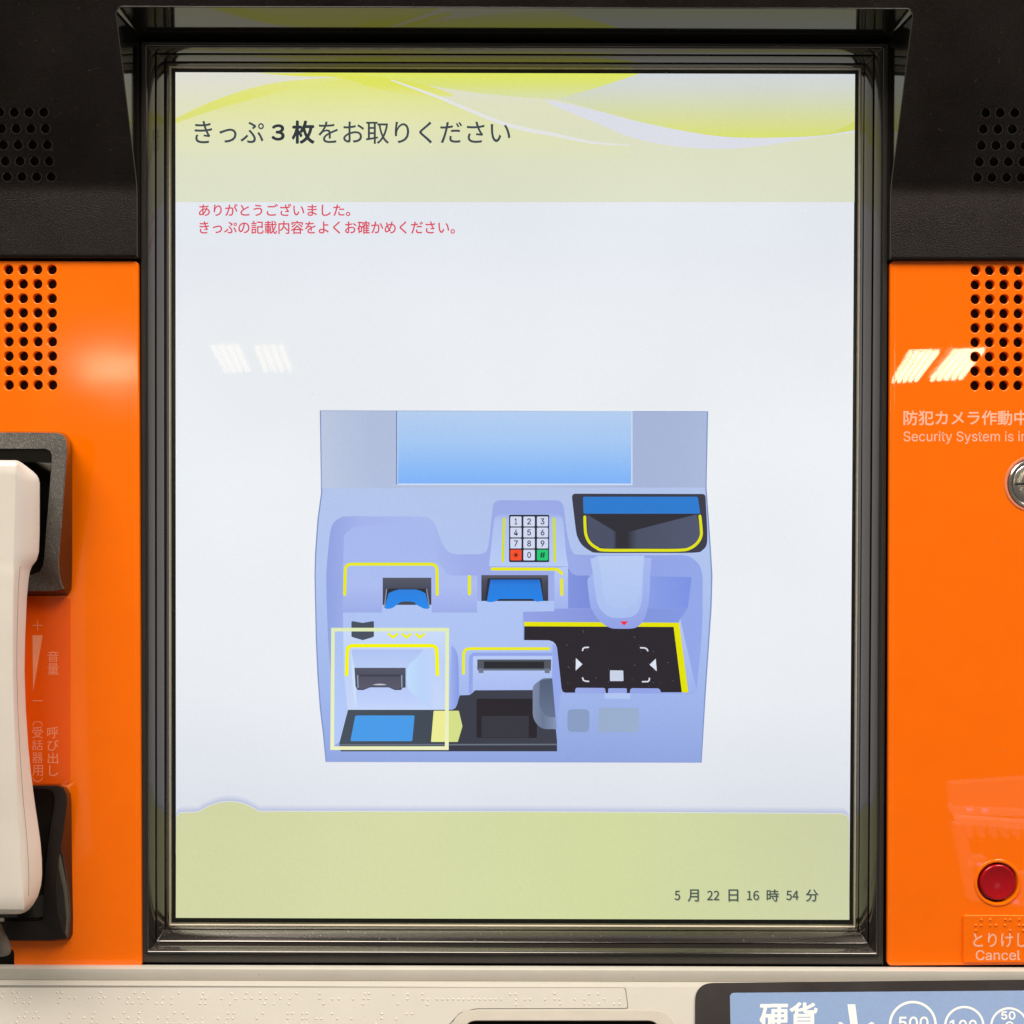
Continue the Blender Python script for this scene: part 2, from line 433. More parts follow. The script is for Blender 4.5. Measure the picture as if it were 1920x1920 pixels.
def rims(name, cs, r, t, n=18):  # flat lighter arcs that paint the highlight on each hole rim
    ps = []
    for x, y in cs:
        a = arc(x, y, r, -60, 240, n); b = arc(x, y, r - t, -60, 240, n)
        ps += [[a[i], a[i + 1], b[i + 1], b[i]] for i in range(n)]
    o = sheet(name, ps, M['hood_edge'], HOOD, 0.15, machine); o['kind'] = 'stuff'
rims('hole_rim_glints', [(x0 + i * 27.3, y) for y, x0, dx in rows_r for i in range(5)] + [(x0 - i * 27.5, y) for y, x0, dx in rows_l for i in range(5)], 9.8, 1.0)

# ------------------------------------------------------------------ chassis behind the plates
plate('chassis', rect(-150, 470, 240, 1830), [], face(-20), 20, 1, M['dark'], machine)
plate('chassis', rect(1690, 470, 2080, 1830), [], face(-20), 20, 1, M['dark'], machine)

# ------------------------------------------------------------------ orange panels
hol = [circle(15.5 + 27.15 * c + 0.12 * r_, 505.5 + 27.07 * r_, 8.9, 24) for c in range(-2, 4) for r_ in range(9)]
panel_l = plate('side_panel', rnd([(-150, 488.5), (258.8, 489.5), (265, 1812), (26, 1813.5), (26, 1780), (-150, 1772)], [0, 9, 4, 5, 9, 0]), hol, FACE, 9, 1.6, M['orange_left'], machine,
                label='satin orange panel left of the screen with a square grid of speaker holes and the handset cradle', res=3)
hol = [circle(1829.5 + 26.9 * c - 0.1 * r_, 507 + 27.0 * r_, 8.9, 24) for c in range(5) for r_ in range(9)]
hol.append(circle(1936, 907, 49, 48)); hol.append(circle(1870.6, 1655.4, 38, 48))
panel_r = plate('side_panel', rnd([(1669.6, 489), (2080, 486), (2080, 1808), (1664.2, 1811)], [9, 0, 0, 8]), hol, FACE, 9, 1.6, M['orange_right'], machine,
                label='glossy orange panel right of the screen with speaker holes, keyed lock and red button', res=3)
sheet('speaker_mesh', [rect(-150, 490, 125, 745)], M['mesh'], face(-13), 0, machine)
sheet('speaker_mesh', [rect(1810, 490, 2080, 745)], M['mesh'], face(-13), 0, machine)
# faint edge glow, painted as a lighter line along the inner edge of both panels
sheet('edge_line', [stroke([(1678.5, 496), (1671.5, 1806)], 1.2, False)], solid('orange_edge_glow', (1.0, 0.19, 0.01), 0.1, 0.5), FACE, 0.05, machine)
sheet('edge_line', [stroke([(251.5, 496), (257.5, 1806)], 1.2, False)], bpy.data.materials['orange_edge_glow'], FACE, 0.05, machine)

# ------------------------------------------------------------------ bezel
SC = [(329, 135.5), (1603.2, 139), (1592.2, 1724.2), (330, 1720.5)]   # TL TR BR BL corners of the lit area
def ring(l, r_, t, b, h):
    return [at(SC[0][0] - l, SC[0][1] - t, h), at(SC[1][0] + r_, SC[1][1] - t, h), at(SC[2][0] + r_, SC[2][1] + b, h), at(SC[3][0] - l, SC[3][1] + b, h)]
loft('display_border', [ring(-3, -3, -3, -3, SCR_H - 1), ring(9, 8, 9, 10, SCR_H - 1)], M['border'], machine, close=True)
BEZ = []
def bez(name, prof, mat):
    if mat is M['bezel'] or name == 'bezel_rim': BEZ.extend(prof)
    return loft(name, [ring(*p) for p in prof], mat, machine, close=True, ang=32)
bez('inner_trim', [(7.4, 6.6, 7.2, 8.2, -64), (7.8, 6.9, 7.6, 8.8, -60), (11.0, 10.2, 10.8, 13.5, -53.6), (11.8, 11, 11.4, 14.4, -53.2), (12.4, 11.6, 11.9, 15, -53.4)], M['trim'])
bez('inner_bezel', [(12.2, 11.4, 11.7, 14.8, -54), (12.8, 12, 12.2, 15.5, -53), (16, 14.6, 15, 18.4, -48.6), (19, 16.5, 17.8, 20.8, -46), (19.7, 17, 18.5, 21.4, -46.4), (20.2, 17.4, 19, 21.9, -52)], M['bezel'])
bez('middle_bezel', [(20.2, 17.4, 19, 21.9, -52), (20.8, 17.8, 19.5, 22.6, -45.4), (22, 19, 20.6, 24.2, -43.2), (28, 25.5, 25.5, 32.5, -33.5), (34.6, 32.9, 31.7, 42.3, -24.55), (35.3, 33.7, 32.4, 43.4, -23.6), (36.1, 34.5, 33.2, 44.4, -22.9), (36.9, 35.3, 34, 45.1, -23.6), (37.6, 36, 34.8, 45.6, -30)], M['bezel'])
bez('outer_bezel', [(37.6, 36, 34.8, 45.6, -30), (38.4, 36.8, 35.6, 46.6, -22), (39, 37.4, 36, 52, -20.8), (40, 38.4, 36.8, 53.2, -19.4), (45.5, 44, 41.2, 57.2, -11.4), (51.4, 50, 46.65, 62.2, -5.25), (52.2, 50.8, 47.4, 63, -4.4), (53, 51.6, 48.4, 64, -3.8), (53.8, 52.2, 49.2, 66.3, -4.2), (54.4, 53, 50, 67, -12)], M['bezel'])
bez('bezel_rim', [(54.4, 53, 50, 67, -38), (55.2, 53.8, 50.6, 67.8, -12), (56.4, 55, 51.2, 69, -8.6), (58.4, 57, 52.6, 71, -7.6), (60.6, 59, 54.4, 74, -7.2), (63, 61.4, 56, 80.5, -6.6), (64.6, 63.2, 57, 83, -7.4), (65.4, 64.2, 58, 84.5, -14), (66, 65, 59, 86, -40)], M['edge'])
for c, (sx, sy) in enumerate(((1, 1), (-1, 1), (-1, -1), (1, -1))):      # raised moulding seams along the mitred corners
    rr_ = []
    for p in BEZ[3:-1]:
        q = ring(*p)[c] + Vector((0, -0.5 * S, 0)); o_ = Vector((sx, 0, sy)) * 0.75 * S
        rr_.append([q - o_ + Vector((0, .6 * S, 0)), q - Vector((0, .35 * S, 0)), q + o_ + Vector((0, .6 * S, 0))])
    loft('corner_seam', rr_, M['hood_edge'], machine, ang=60)
bez('bezel_gap', [(64, 62, 57, 83, -34), (100, 100, 100, 110, -34)], M['dark'])

# ------------------------------------------------------------------ screen and what it shows
def slant(px, py): return (px, py)
screen = sheet('screen', [[(SC[0][0], SC[0][1]), (SC[1][0], SC[1][1]), (SC[2][0], SC[2][1]), (SC[3][0], SC[3][1])]],
               lcd('display_page_white', [(137, (236, 238, 242)), (420, (232, 236, 244)), (600, (238, 241, 245)), (900, (240, 244, 248)), (1300, (237, 240, 245)), (1510, (226, 230, 239)), (1725, (222, 226, 237))]), SCREEN, 0, machine)
LAY = [0.0]
def show(name, polys, mat, parent=None):
    LAY[0] += 0.045
    if polys and isinstance(polys[0][0], (int, float)): polys = [polys]
    return sheet(name, polys, mat, SCREEN, LAY[0], screen)
def say(name, s, box, mat, bold=0.0, chars=None, heavy=0.0, font=None):
    LAY[0] += 0.045
    return text(name, s, box, mat, SCREEN, LAY[0], screen, bold, None, chars, heavy, font)
TLx, TRx = SC[0][0], SC[1][0]
# header
show('header_field', [(329, 135.5), (TRx, 139), (1602, 379), (329.3, 379)], lcd('header_pale', [(137, (226, 225, 215)), (200, (228, 229, 196)), (260, (226, 228, 198)), (379, (224, 228, 203))]))
crest = [(329.1, 222), (375, 199), (425, 180), (480, 163), (540, 152), (620, 146), (700, 144), (745, 149), (790, 166), (850, 192), (920, 222), (1000, 244), (1090, 263), (1180, 272), (1180, 300), (329.2, 300)]
show('header_wave', smooth(crest[:-2], 5) + crest[-2:], lcd('wave_crest', [(140, (227, 230, 110)), (185, (229, 232, 152)), (235, (230, 232, 184)), (300, (226, 229, 198))]))
show('header_wave', smooth([(329.1, 222), (400, 190), (480, 163), (560, 150), (640, 145)], 6) + smooth([(640, 149), (560, 163), (480, 184), (400, 207), (329.1, 231)], 6), lcd('wave_edge', [(145, (229, 232, 140)), (190, (228, 231, 118)), (232, (224, 226, 128))]))
show('header_wave', smooth([(480, 137), (560, 143), (640, 146), (700, 165), (760, 176), (850, 180), (800, 160), (730, 146), (640, 137)], 5), lcd('wave_fold', [(137, (226, 230, 92)), (160, (226, 230, 100)), (186, (230, 232, 150))]))
show('header_sweep', smooth([(560, 136.2), (700, 143), (800, 160), (900, 175), (1000, 184), (1044, 186), (1091, 173), (1146, 156), (1199, 138)], 5), lcd('sweep_yellow', [(138, (228, 236, 98)), (160, (223, 230, 128)), (186, (222, 227, 178))]))
show('header_lens', smooth([(1044, 186), (1091, 173), (1146, 156), (1199, 138)], 5) + [(TRx, 139)] + smooth([(1602.4, 244), (1530, 255), (1440, 258), (1365, 257), (1292, 247), (1200, 228), (1109, 204), (1044, 186)], 5), lcd('lens_fade', [(139, (214, 219, 222)), (170, (215, 220, 206)), (210, (219, 224, 170)), (257, (222, 229, 116))]))
show('header_sweep', smooth([(1022, 186), (1109, 205), (1200, 229), (1292, 248), (1365, 257), (1440, 258.5), (1530, 255), (1602.4, 245)], 5) + smooth([(1602.4, 249), (1540, 256), (1480, 266), (1400, 277), (1328, 279), (1255, 273), (1182, 257), (1109, 227), (1036, 198)], 5), LC(224, 226, 236))
show('header_sweep', [(1530, 255), (1570, 245), (1602.4, 228), (1602.3, 244), (1560, 251)], LC(216, 223, 112))
pl = smooth([(733, 150), (821, 182), (925, 225), (983, 242), (1036, 252), (1109, 267), (1182, 273)], 6)
show('header_line', stroke(pl, [1 + 6.5 * math.sin(math.pi * min(1, (i + 1) / len(pl))) ** .8 for i in range(len(pl))], False), LC(232, 233, 232))
say('title_text', '', None, LC(66, 76, 82), 0, heavy=.28, chars=[('きっぷ', (365, 227, 495, 269))])
say('title_text', '', None, LC(48, 56, 62), 0, heavy=1.3, chars=[('３', (509, 233, 534, 264)), ('枚', (547, 226, 590, 270))])
say('title_text', '', None, LC(66, 76, 82), 0, heavy=.28, chars=[('をお取りください', (597, 228, 957, 270))])
say('thanks_text', 'ありがとうございました。', (373, 382, 657, 405.5), LC(222, 78, 98), 0.0, heavy=.35)
say('check_text', 'きっぷの記載内容をよくお確かめください。', (374, 414, 853, 439), LC(222, 78, 98), 0.0, heavy=.35)
# footer with its soft shadow
bump_ = smooth([(372, 1522), (390, 1512), (410, 1505), (431, 1502.5), (452, 1505), (470, 1512), (486, 1521)], 5)
ft = rnd_open([(330.5, 1533), (336, 1523.5), (350, 1523), (372, 1522.5)], 4) + bump_ + [(960, 1521.5), (1573, 1525)] + arc(1577, 1540, 15, -90, 0, 6)
for off, c in [(12 - 1.25 * k, tuple(int(a + (b - a) * (k / 8) ** 1.3) for a, b in zip((221, 226, 238), (190, 198, 226)))) for k in range(9)]:
    show('footer_shadow', [(x, y - off) for x, y in ft] + [(1592.6, 1600), (330, 1600)], LC(*c))
show('footer_edge', [(x, y - 1.0) for x, y in ft] + [(1592.6, 1600), (330, 1600)], LC(226, 230, 222))
show('footer_field', [(x, y + .8) for x, y in ft] + [(1592.2, 1724.2), (330, 1720.5)], lcd('footer_green', [(330, (214, 217, 168)), (760, (215, 220, 168)), (1150, (214, 222, 164)), (1592, (210, 214, 171))], 'x'))
dt = [('5', 1264.5, 1275), ('月', 1289, 1310), ('22', 1325.5, 1348.5), ('日', 1365.5, 1384), ('16', 1400, 1423), ('時', 1437, 1460), ('54', 1473.5, 1497), ('分', 1510.5, 1534)]
say('date_text', '', None, LC(168, 178, 140), 0, font=CJK, chars=[(c, (a + 1.3, 1671 if c.isdigit() else 1668.5, b + 1.3, 1689 if c.isdigit() else 1692)) for c, a, b in dt])
say('date_text', '', None, LC(76, 88, 84), 0.0, heavy=.35, font=CJK, chars=[(c, (a, 1669.5 if c.isdigit() else 1667, b, 1687.5 if c.isdigit() else 1690)) for c, a, b in dt])

# the picture of the machine
K = 1920 / 380.0
def zA(*p): return [(580 + x / K, 740 + y / K) for x, y in p]
def zB(*p): return [(960 + x / K, 740 + y / K) for x, y in p]
def zC(*p): return [(580 + x / K, 1080 + y / K) for x, y in p]
def zD(*p): return [(960 + x / K, 1080 + y / K) for x, y in p]
body = zA((100, 150)) + zB((1857, 158), (1842, 880), (1862, 1150), (1886, 1500)) + zD((1898, 0), (1890, 300), (1868, 620), (1835, 1100), (1796, 1767)) + zC((155, 1760), (130, 1500), (100, 1250), (78, 950), (62, 600), (50, 0)) + zA((55, 1500), (78, 1180), (112, 930))
show('picture_outline', body, LC(128, 148, 200))
body2 = zA((112, 160)) + zB((1845, 166), (1830, 880), (1850, 1150), (1874, 1500)) + zD((1885, 0), (1877, 300), (1855, 620), (1823, 1100), (1788, 1764)) + zC((164, 1757), (142, 1500), (112, 1250), (90, 950), (73, 600), (61, 0)) + zA((67, 1500), (90, 1180), (124, 930))
show('picture_body', body2, lcd('body_blue', [(770, (186, 200, 232)), (930, (182, 200, 240)), (1090, (178, 198, 242)), (1300, (162, 184, 238)), (1428, (147, 168, 226))]))
show('picture_header', zA((112, 155), (1900, 157)) + zB((1845, 164), (1832, 880)) + zA((120, 885)), lcd('header_blue', [(600, (192, 204, 228)), (700, (180, 194, 225)), (960, (184, 198, 228)), (1200, (170, 184, 220)), (1325, (172, 188, 222))], 'x'))
show('picture_display_edge', zA((822, 155), (840, 155), (840, 850), (822, 850)), LC(120, 140, 190))
show('picture_display_edge', zA((834, 157)) + zB((1141, 157), (1141, 858)) + zA((834, 856)), LC(208, 226, 250))
show('picture_display', zA((840, 157)) + zB((1130, 157), (1128, 842)) + zA((840, 842)), lcd('display_blue', [(771, (184, 210, 244)), (830, (168, 204, 249)), (880, (142, 190, 252)), (907, (130, 182, 252))]))
r1 = smooth(zC((290, 1560), (225, 1100), (185, 700), (168, 300), (162, 0)) + zA((178, 1500), (200, 1300), (235, 1210), (300, 1165), (370, 1152), (720, 1153), (1070, 1155), (1140, 1178), (1190, 1230), (1225, 1320), (1262, 1410), (1310, 1480), (1380, 1510), (1500, 1512), (1620, 1510), (1670, 1490), (1695, 1430), (1715, 1280), (1738, 1070), (1758, 1020), (1810, 1000)) + zB((0, 1001), (200, 1001), (420, 1001), (468, 1025), (492, 1080), (512, 1250), (545, 1420), (575, 1488), (630, 1515), (1000, 1520), (1400, 1520), (1620, 1520), (1700, 1545), (1770, 1610), (1800, 1700)) + zD((1805, 100), (1800, 500), (1765, 900), (1745, 1112)), 4)
show('picture_recess', r1 + zD((470, 1112), (440, 1300)) + zC((1400, 1250), (360, 1255)), lcd('recess_blue', [(612, (146, 164, 228)), (680, (166, 182, 238)), (800, (170, 188, 240)), (880, (160, 174, 235)), (1060, (158, 174, 236)), (1200, (148, 166, 234)), (1330, (150, 170, 236))], 'x'))
show('picture_recess', zA((330, 1330), (420, 1250), (1050, 1200), (1130, 1290), (1190, 1420), (1230, 1600), (320, 1600)), LC(168, 186, 240))
show('picture_panel', zA((320, 1600), (1235, 1600), (1300, 1690), (1350, 1712)) + zB((530, 1712)) + zD((530, 345), (400, 345)) + zC((320, 345)), lcd('panel_blue', [(1058, (172, 190, 242)), (1100, (174, 190, 242)), (1148, (158, 174, 234))]))
show('picture_panel', zC((320, 345), (692, 345), (692, 270), (1160, 270), (1160, 345), (1588, 345), (1588, 225)) + zD((400, 225), (400, 332), (103, 338), (103, 605), (350, 605), (400, 625), (425, 670), (470, 1080), (430, 1110), (385, 1300)) + zC((1400, 1300), (1300, 1262), (365, 1262), (325, 800)), lcd('panel_light', [(1125, (176, 198, 245)), (1200, (176, 196, 244)), (1300, (166, 186, 240))]))
show('picture_keypad_panel', rnd(zA((1757, 1127)) + zB((478, 1127), (512, 1500), (532, 1625)) + zA((1702, 1625)), [16, 16, 0, 0, 0]), lcd('keypad_panel', [(962, (160, 178, 236)), (975, (178, 196, 243)), (1062, (186, 206, 248))]))
show('picture_yellow_line', stroke(zA((1846, 1175), (1833, 1575)), 5, True), LC(214, 226, 44))
show('picture_yellow_line', stroke(zB((397, 1175), (405, 1575)), 5, True), LC(214, 226, 44))
show('picture_keypad', rnd(zB((-28, 1138), (352, 1138), (352, 1586), (-28, 1586)), 3), LC(42, 44, 62))
cols = [(-16, 90), (108, 216), (236, 342)]; rws = [(1154, 1248), (1259, 1352), (1363, 1456), (1468, 1569)]
lab = '123456789*0#'
for i in range(12):
    c, r_ = i % 3, i // 3
    kc = (214, 222, 246) if i not in (9, 11) else ((252, 82, 44) if i == 9 else (40, 204, 118))
    a, b = cols[c]; t, u = rws[r_]
    show('picture_key', rnd(zB((a, t), (b, t), (b, u), (a, u)), 2), LC(*kc))
    cx, cy = 960 + (a + b) / 2 / K, 740 + (t + u) / 2 / K
    wq = 3.6 if lab[i] not in '*#' else 5.0
    if lab[i] == '1': wq = 2.4
    if lab[i] == '*':
        show('picture_key_mark', [stroke([(cx + 5 * math.cos(R(q)), cy + 5 * math.sin(R(q))), (cx - 5 * math.cos(R(q)), cy - 5 * math.sin(R(q)))], 1.6, False) for q in (0, 60, 120)], LC(70, 30, 34))
    else: say('picture_digit', lab[i], (cx - wq, cy - 5.8, cx + wq, cy + 5.6), LC(44, 50, 84) if i != 11 else LC(14, 60, 50), 0, heavy=.3)
# banknote slot top left
show('picture_yellow_line', stroke(rnd_open(zC((337, 172), (344, -113), (1210, -113), (1213, 172)), 12), 5.8), LC(234, 234, 30))
show('picture_slot', zC((697, 15), (1157, 15), (1157, 272), (697, 272)), lcd('slot_grey', [(1083, (88, 90, 104)), (1105, (72, 76, 92)), (1134, (60, 66, 84))]))
show('picture_slot', zC((740, 118), (1115, 118), (1130, 270), (725, 270)), LC(50, 48, 56))
show('picture_slot_edge', [stroke(zC((735, 120), (712, 300)), 2, False), stroke(zC((1112, 120), (1140, 300)), 2, False)], LC(136, 146, 170))
show('picture_slot_blue', zC((752, 162), (800, 140), (850, 126), (1010, 126), (1060, 140), (1103, 165), (1136, 298), (1128, 310), (1090, 308), (1050, 290), (1010, 265), (985, 250), (870, 250), (840, 262), (800, 295), (770, 308), (730, 310), (716, 300)), lcd('slot_blue', [(1104, (46, 128, 222)), (1142, (42, 138, 238))]))
show('picture_slot_edge', zC((860, 246), (900, 240), (960, 240), (1000, 248), (1010, 272), (845, 272)), LC(70, 74, 84))
# card slot centre
show('picture_slot_frame', zA((1592, 1706)) + zB((400, 1706)) + zD((400, 235), (345, 235), (345, 30)) + zC((1630, 235), (1592, 235)), LC(160, 176, 236))
show('picture_panel', zB((402, 1640), (530, 1628)) + zD((530, 305), (402, 325)), lcd('side_panel_blue', [(1064, (186, 204, 247)), (1140, (164, 182, 240))]))
show('picture_yellow_line', stroke(rnd_open(zA((1732, 1650)) + zB((432, 1652), (472, 1694)), 5), 5.8), LC(234, 234, 30))
show('picture_yellow_line', stroke(zB((470, 1752), (471, 1890)), 6), LC(234, 234, 30))
show('picture_yellow_line', stroke(zA((1518, 1722), (1518, 1885)), 6), LC(234, 234, 30))
show('picture_slot', zA((1630, 1708)) + zB((343, 1708)) + zD((343, 235)) + zC((1630, 235)), lcd('slot2_grey', [(1078, (92, 92, 108)), (1090, (74, 76, 92)), (1126, (58, 60, 74))]))
show('picture_slot', zC((1690, 20)) + zD((280, 20), (300, 235)) + zC((1665, 235)), LC(48, 48, 58))
show('picture_slot_blue', zC((1716, 32)) + zD((262, 32), (296, 236), (230, 242), (196, 216)) + zC((1800, 216), (1760, 240), (1720, 246), (1682, 242)), lcd('slot2_blue', [(1086, (34, 104, 200)), (1096, (42, 126, 224)), (1128, (38, 132, 232))]))
# right-hand bay
show('picture_bay', zB((530, 1635), (560, 1690), (610, 1712), (735, 1712)) + zD((735, 0), (742, 305), (530, 305)), lcd('bay_left', [(1065, (132, 150, 224)), (1100, (126, 144, 222))], 'x'))
show('picture_bay', zD((1300, 0), (1700, 10), (1662, 302), (1280, 302)), lcd('bay_right', [(1215, (140, 160, 232)), (1290, (126, 150, 232))], 'x'))
show('picture_bay', zD((103, 338), (400, 332), (402, 308), (1660, 304), (1588, 408), (1578, 440), (112, 432)), lcd('bay_low', [(980, (150, 164, 230)), (1130, (134, 150, 222)), (1280, (132, 154, 228))], 'x'))
show('picture_bay_wall', zD((1590, 400), (1752, 1112), (1672, 1105), (1578, 436)), lcd('wall_blue', [(1160, (188, 202, 242)), (1300, (158, 180, 240))]))
show('picture_yellow_line', zD((113, 432), (1580, 440), (1668, 1100), (1604, 1100), (1527, 482), (116, 476)), LC(232, 230, 4))
show('picture_tray', zD((116, 474), (1528, 480), (1606, 1098), (1408, 1098), (1400, 1074), (1382, 1061), (1135, 1059), (1118, 1072), (1114, 1106), (1086, 1106), (1086, 1066), (1076, 1060), (918, 1060), (910, 1066), (908, 1106), (886, 1104), (882, 1070), (868, 1057), (612, 1055), (598, 1070), (597, 1101), (505, 1102), (480, 1092), (468, 1060), (425, 680), (412, 645), (388, 620), (350, 607), (115, 605)), LC(46, 41, 48))
show('picture_tab', zD((876, 1106), (1120, 1106), (1120, 1160), (876, 1160)), LC(180, 200, 246))
for pts in (zD((667, 702), (672, 684), (688, 675), (722, 673)), zD((1216, 677), (1256, 679), (1274, 688), (1284, 706)), zD((667, 962), (676, 984), (694, 993), (724, 995)), zD((1299, 966), (1297, 986), (1284, 997), (1234, 998))):
    show('picture_bracket', stroke(pts, 2.7), LC(222, 226, 240))
show('picture_arrow', zD((604, 774), (666, 833), (602, 893)), LC(226, 232, 246))
show('picture_arrow', zD((1359, 780), (1300, 837), (1369, 898)), LC(226, 232, 246))
show('picture_icon', rnd(zD((926, 890), (1052, 892), (1054, 992), (926, 992)), 1.5), LC(206, 214, 236))
show('picture_spout', zB((736, 1548), (1318, 1545)) + smooth(zD((1306, 0), (1300, 180), (1278, 320), (1240, 425), (1180, 482), (1120, 496), (1000, 497), (940, 492), (870, 458), (795, 385), (742, 275), (720, 130), (712, 40)), 4) + zB((722, 1735), (765, 1690)), lcd('spout_side', [(1040, (170, 188, 242)), (1110, (160, 180, 240)), (1178, (148, 164, 232))]))
show('picture_spout', zB((808, 1524), (1252, 1524)) + smooth(zD((1240, 0), (1232, 170), (1215, 280), (1185, 345), (1130, 385), (1050, 394), (960, 393), (895, 370), (835, 310), (800, 225), (768, 0)), 4) + zB((745, 1560)), lcd('spout_top', [(1040, (182, 202, 246)), (1158, (172, 194, 244))]))
show('picture_spout', zB((815, 1530), (1245, 1530)) + smooth(zD((1230, 0), (1210, 170), (1180, 240), (1120, 290), (1040, 304), (960, 302), (900, 250), (862, 160), (845, 0)), 4), lcd('spout_front', [(1040, (188, 208, 247)), (1150, (176, 198, 245))]))
show('picture_red_mark', zD((1020, 427), (1099, 427), (1060, 466)), LC(246, 42, 62))
# coin hopper
show('picture_hopper', rnd(zB((563, 938), (1829, 942)), 0) [:0] + arc(960 + 597 / K, 740 + 967 / K, 29 / K, 180, 270, 5) + arc(960 + 1801 / K, 740 + 969 / K, 28 / K, -90, 0, 5) + smooth(zB((1830, 975), (1842, 1200), (1846, 1350), (1838, 1425), (1800, 1472), (1720, 1496), (1300, 1498), (830, 1498), (740, 1480), (660, 1420), (620, 1350), (605, 1290), (585, 1130), (567, 975)), 3), LC(62, 63, 76))
show('picture_hopper_blue', rnd(zB((671, 967), (1756, 967), (1780, 1127), (676, 1127)), 3), LC(48, 126, 212))
show('picture_hopper_side', smooth(zB((712, 1138), (760, 1170), (985, 1300), (985, 1452), (860, 1448), (780, 1415), (735, 1360), (716, 1300), (712, 1138)), 2), lcd('hopper_l', [(1100, (78, 84, 106)), (1150, (76, 82, 104)), (1156, (50, 50, 58))], 'x'))
show('picture_hopper_side', zB((1095, 1300), (1745, 1134), (1778, 1290), (1770, 1350), (1740, 1405), (1690, 1440), (1620, 1455), (1095, 1452)), lcd('hopper_r', [(1177, (52, 53, 62)), (1195, (78, 84, 104)), (1310, (84, 90, 114))], 'x'))
show('picture_hopper_chute', zB((720, 1129), (1765, 1129), (1560, 1180), (1095, 1302), (1095, 1452), (985, 1452), (985, 1302), (800, 1190)), LC(52, 50, 58))
show('picture_yellow_line', stroke(smooth(zB((688, 1158), (690, 1240), (700, 1330), (735, 1400), (800, 1450), (880, 1472), (1250, 1473), (1580, 1472), (1680, 1455), (1750, 1405), (1786, 1340), (1788, 1270), (1776, 1150)), 6), 5.4), LC(230, 230, 24))
# lower part: floor tray, receipt slot, return cup
show('picture_slot_frame', zC((1512, 1110), (1512, 790), (1520, 745), (1560, 722)) + zD((380, 722), (380, 752)) + zC((1590, 752), (1560, 765), (1550, 800), (1548, 1110)), LC(148, 166, 234))
show('picture_yellow_line', stroke(rnd_open(zC((1462, 918), (1463, 685)) + zD((345, 685)), 12), 5.4), LC(236, 236, 24))
show('picture_panel', rnd(zC((1552, 757)) + zD((380, 757), (372, 1075)) + zC((1550, 1080)), 2), lcd('receipt_panel', [(1230, (186, 204, 248)), (1292, (172, 190, 244))]))
show('picture_slot', zC((1592, 787)) + zD((370, 787), (368, 892)) + zC((1600, 892), (1592, 880)), LC(84, 88, 98))
show('picture_slot', zC((1655, 806)) + zD((303, 806), (303, 870)) + zC((1655, 870)), LC(44, 46, 50))
show('picture_slot_edge', [zC((1602, 872), (1652, 872), (1650, 915), (1605, 915)), zD((306, 872), (356, 872), (356, 916), (310, 916)), stroke(zC((1640, 884)) + zD((310, 884)), 2.2, False)], LC(112, 124, 140))
show('picture_shape', smooth(zC((1345, 650), (1385, 690), (1408, 760), (1416, 900), (1418, 1120), (1405, 1200), (1375, 1245), (1335, 1256), (1338, 900), (1345, 650)), 4), lcd('shape_blue', [(844, (160, 180, 240)), (862, (134, 154, 228))], 'x'))
show('picture_floor', zC((370, 1262), (1355, 1262), (1385, 1245), (1404, 1205), (1425, 1126), (1515, 1123), (1545, 1105), (1570, 1078)) + zD((378, 1075), (400, 1300), (426, 1560), (426, 1655)) + zC((305, 1655), (288, 1640), (290, 1560)), lcd('floor_dark', [(640, (72, 82, 94)), (830, (66, 74, 86)), (845, (60, 63, 74)), (1042, (64, 66, 78))], 'x'))
show('picture_recess_dark', rnd(zC((1585, 1158)) + zD((235, 1158), (235, 1528)) + zC((1585, 1528)), 3), LC(44, 40, 46))
show('picture_recess_dark', zC((1632, 1320)) + zD((158, 1320), (158, 1524)) + zC((1632, 1524)), LC(58, 58, 68))
show('picture_floor_edge', stroke(zC((292, 1594)) + zD((425, 1590)), 2.8, False), LC(108, 114, 130))
show('picture_floor_edge', zC((292, 1604)) + zD((425, 1600), (426, 1655)) + zC((305, 1655)), LC(58, 60, 72))
show('picture_side_strip', zD((384, 640), (425, 670), (470, 1080), (440, 1112), (430, 1560), (380, 975)), LC(152, 172, 238))
show('picture_handle', rnd(zD((196, 1035), (290, 963), (378, 962), (422, 1444), (275, 1446), (196, 1350)), [6, 6, 2, 0, 12, 12]), lcd('handle_grey', [(999, (128, 140, 168)), (1020, (108, 122, 150)), (1042, (134, 150, 180))], 'x'))
show('picture_handle', rnd(zD((262, 985), (380, 966), (412, 1332), (330, 1332), (258, 1240)), [5, 0, 0, 12, 8]), lcd('handle_inner', [(1272, (84, 96, 120)), (1345, (104, 118, 146))]))
show('picture_pad', rnd(zD((524, 1257), (731, 1257), (731, 1471), (524, 1471)), 9), LC(140, 160, 198))
show('picture_pad', rnd(zD((820, 1243), (1199, 1243), (1196, 1472), (812, 1472)), 4), LC(156, 176, 208))
# highlighted ticket outlet
show('picture_highlight', zC((245, 520), (1292, 520), (1292, 1262), (370, 1262), (292, 1565), (240, 1600)), lcd('highlight', [(1182, (204, 220, 250)), (1240, (192, 210, 249)), (1330, (200, 216, 250))]))
show('picture_highlight_side', zC((245, 520), (326, 520), (330, 900), (366, 1262), (292, 1565), (240, 1600)), lcd('highlight_side', [(1182, (174, 196, 246)), (1390, (182, 204, 250))]))
show('picture_outlet', rnd(zC((402, 692), (1085, 692), (935, 862), (940, 1060), (1140, 1245), (440, 1245)), [5, 0, 0, 0, 0, 0]), lcd('outlet', [(1216, (176, 196, 244)), (1250, (186, 206, 248)), (1280, (182, 200, 248)), (1326, (196, 214, 252))]))
show('picture_outlet', zC((400, 700), (430, 860), (440, 1000), (455, 1250), (430, 1180), (405, 900)), LC(206, 226, 252))
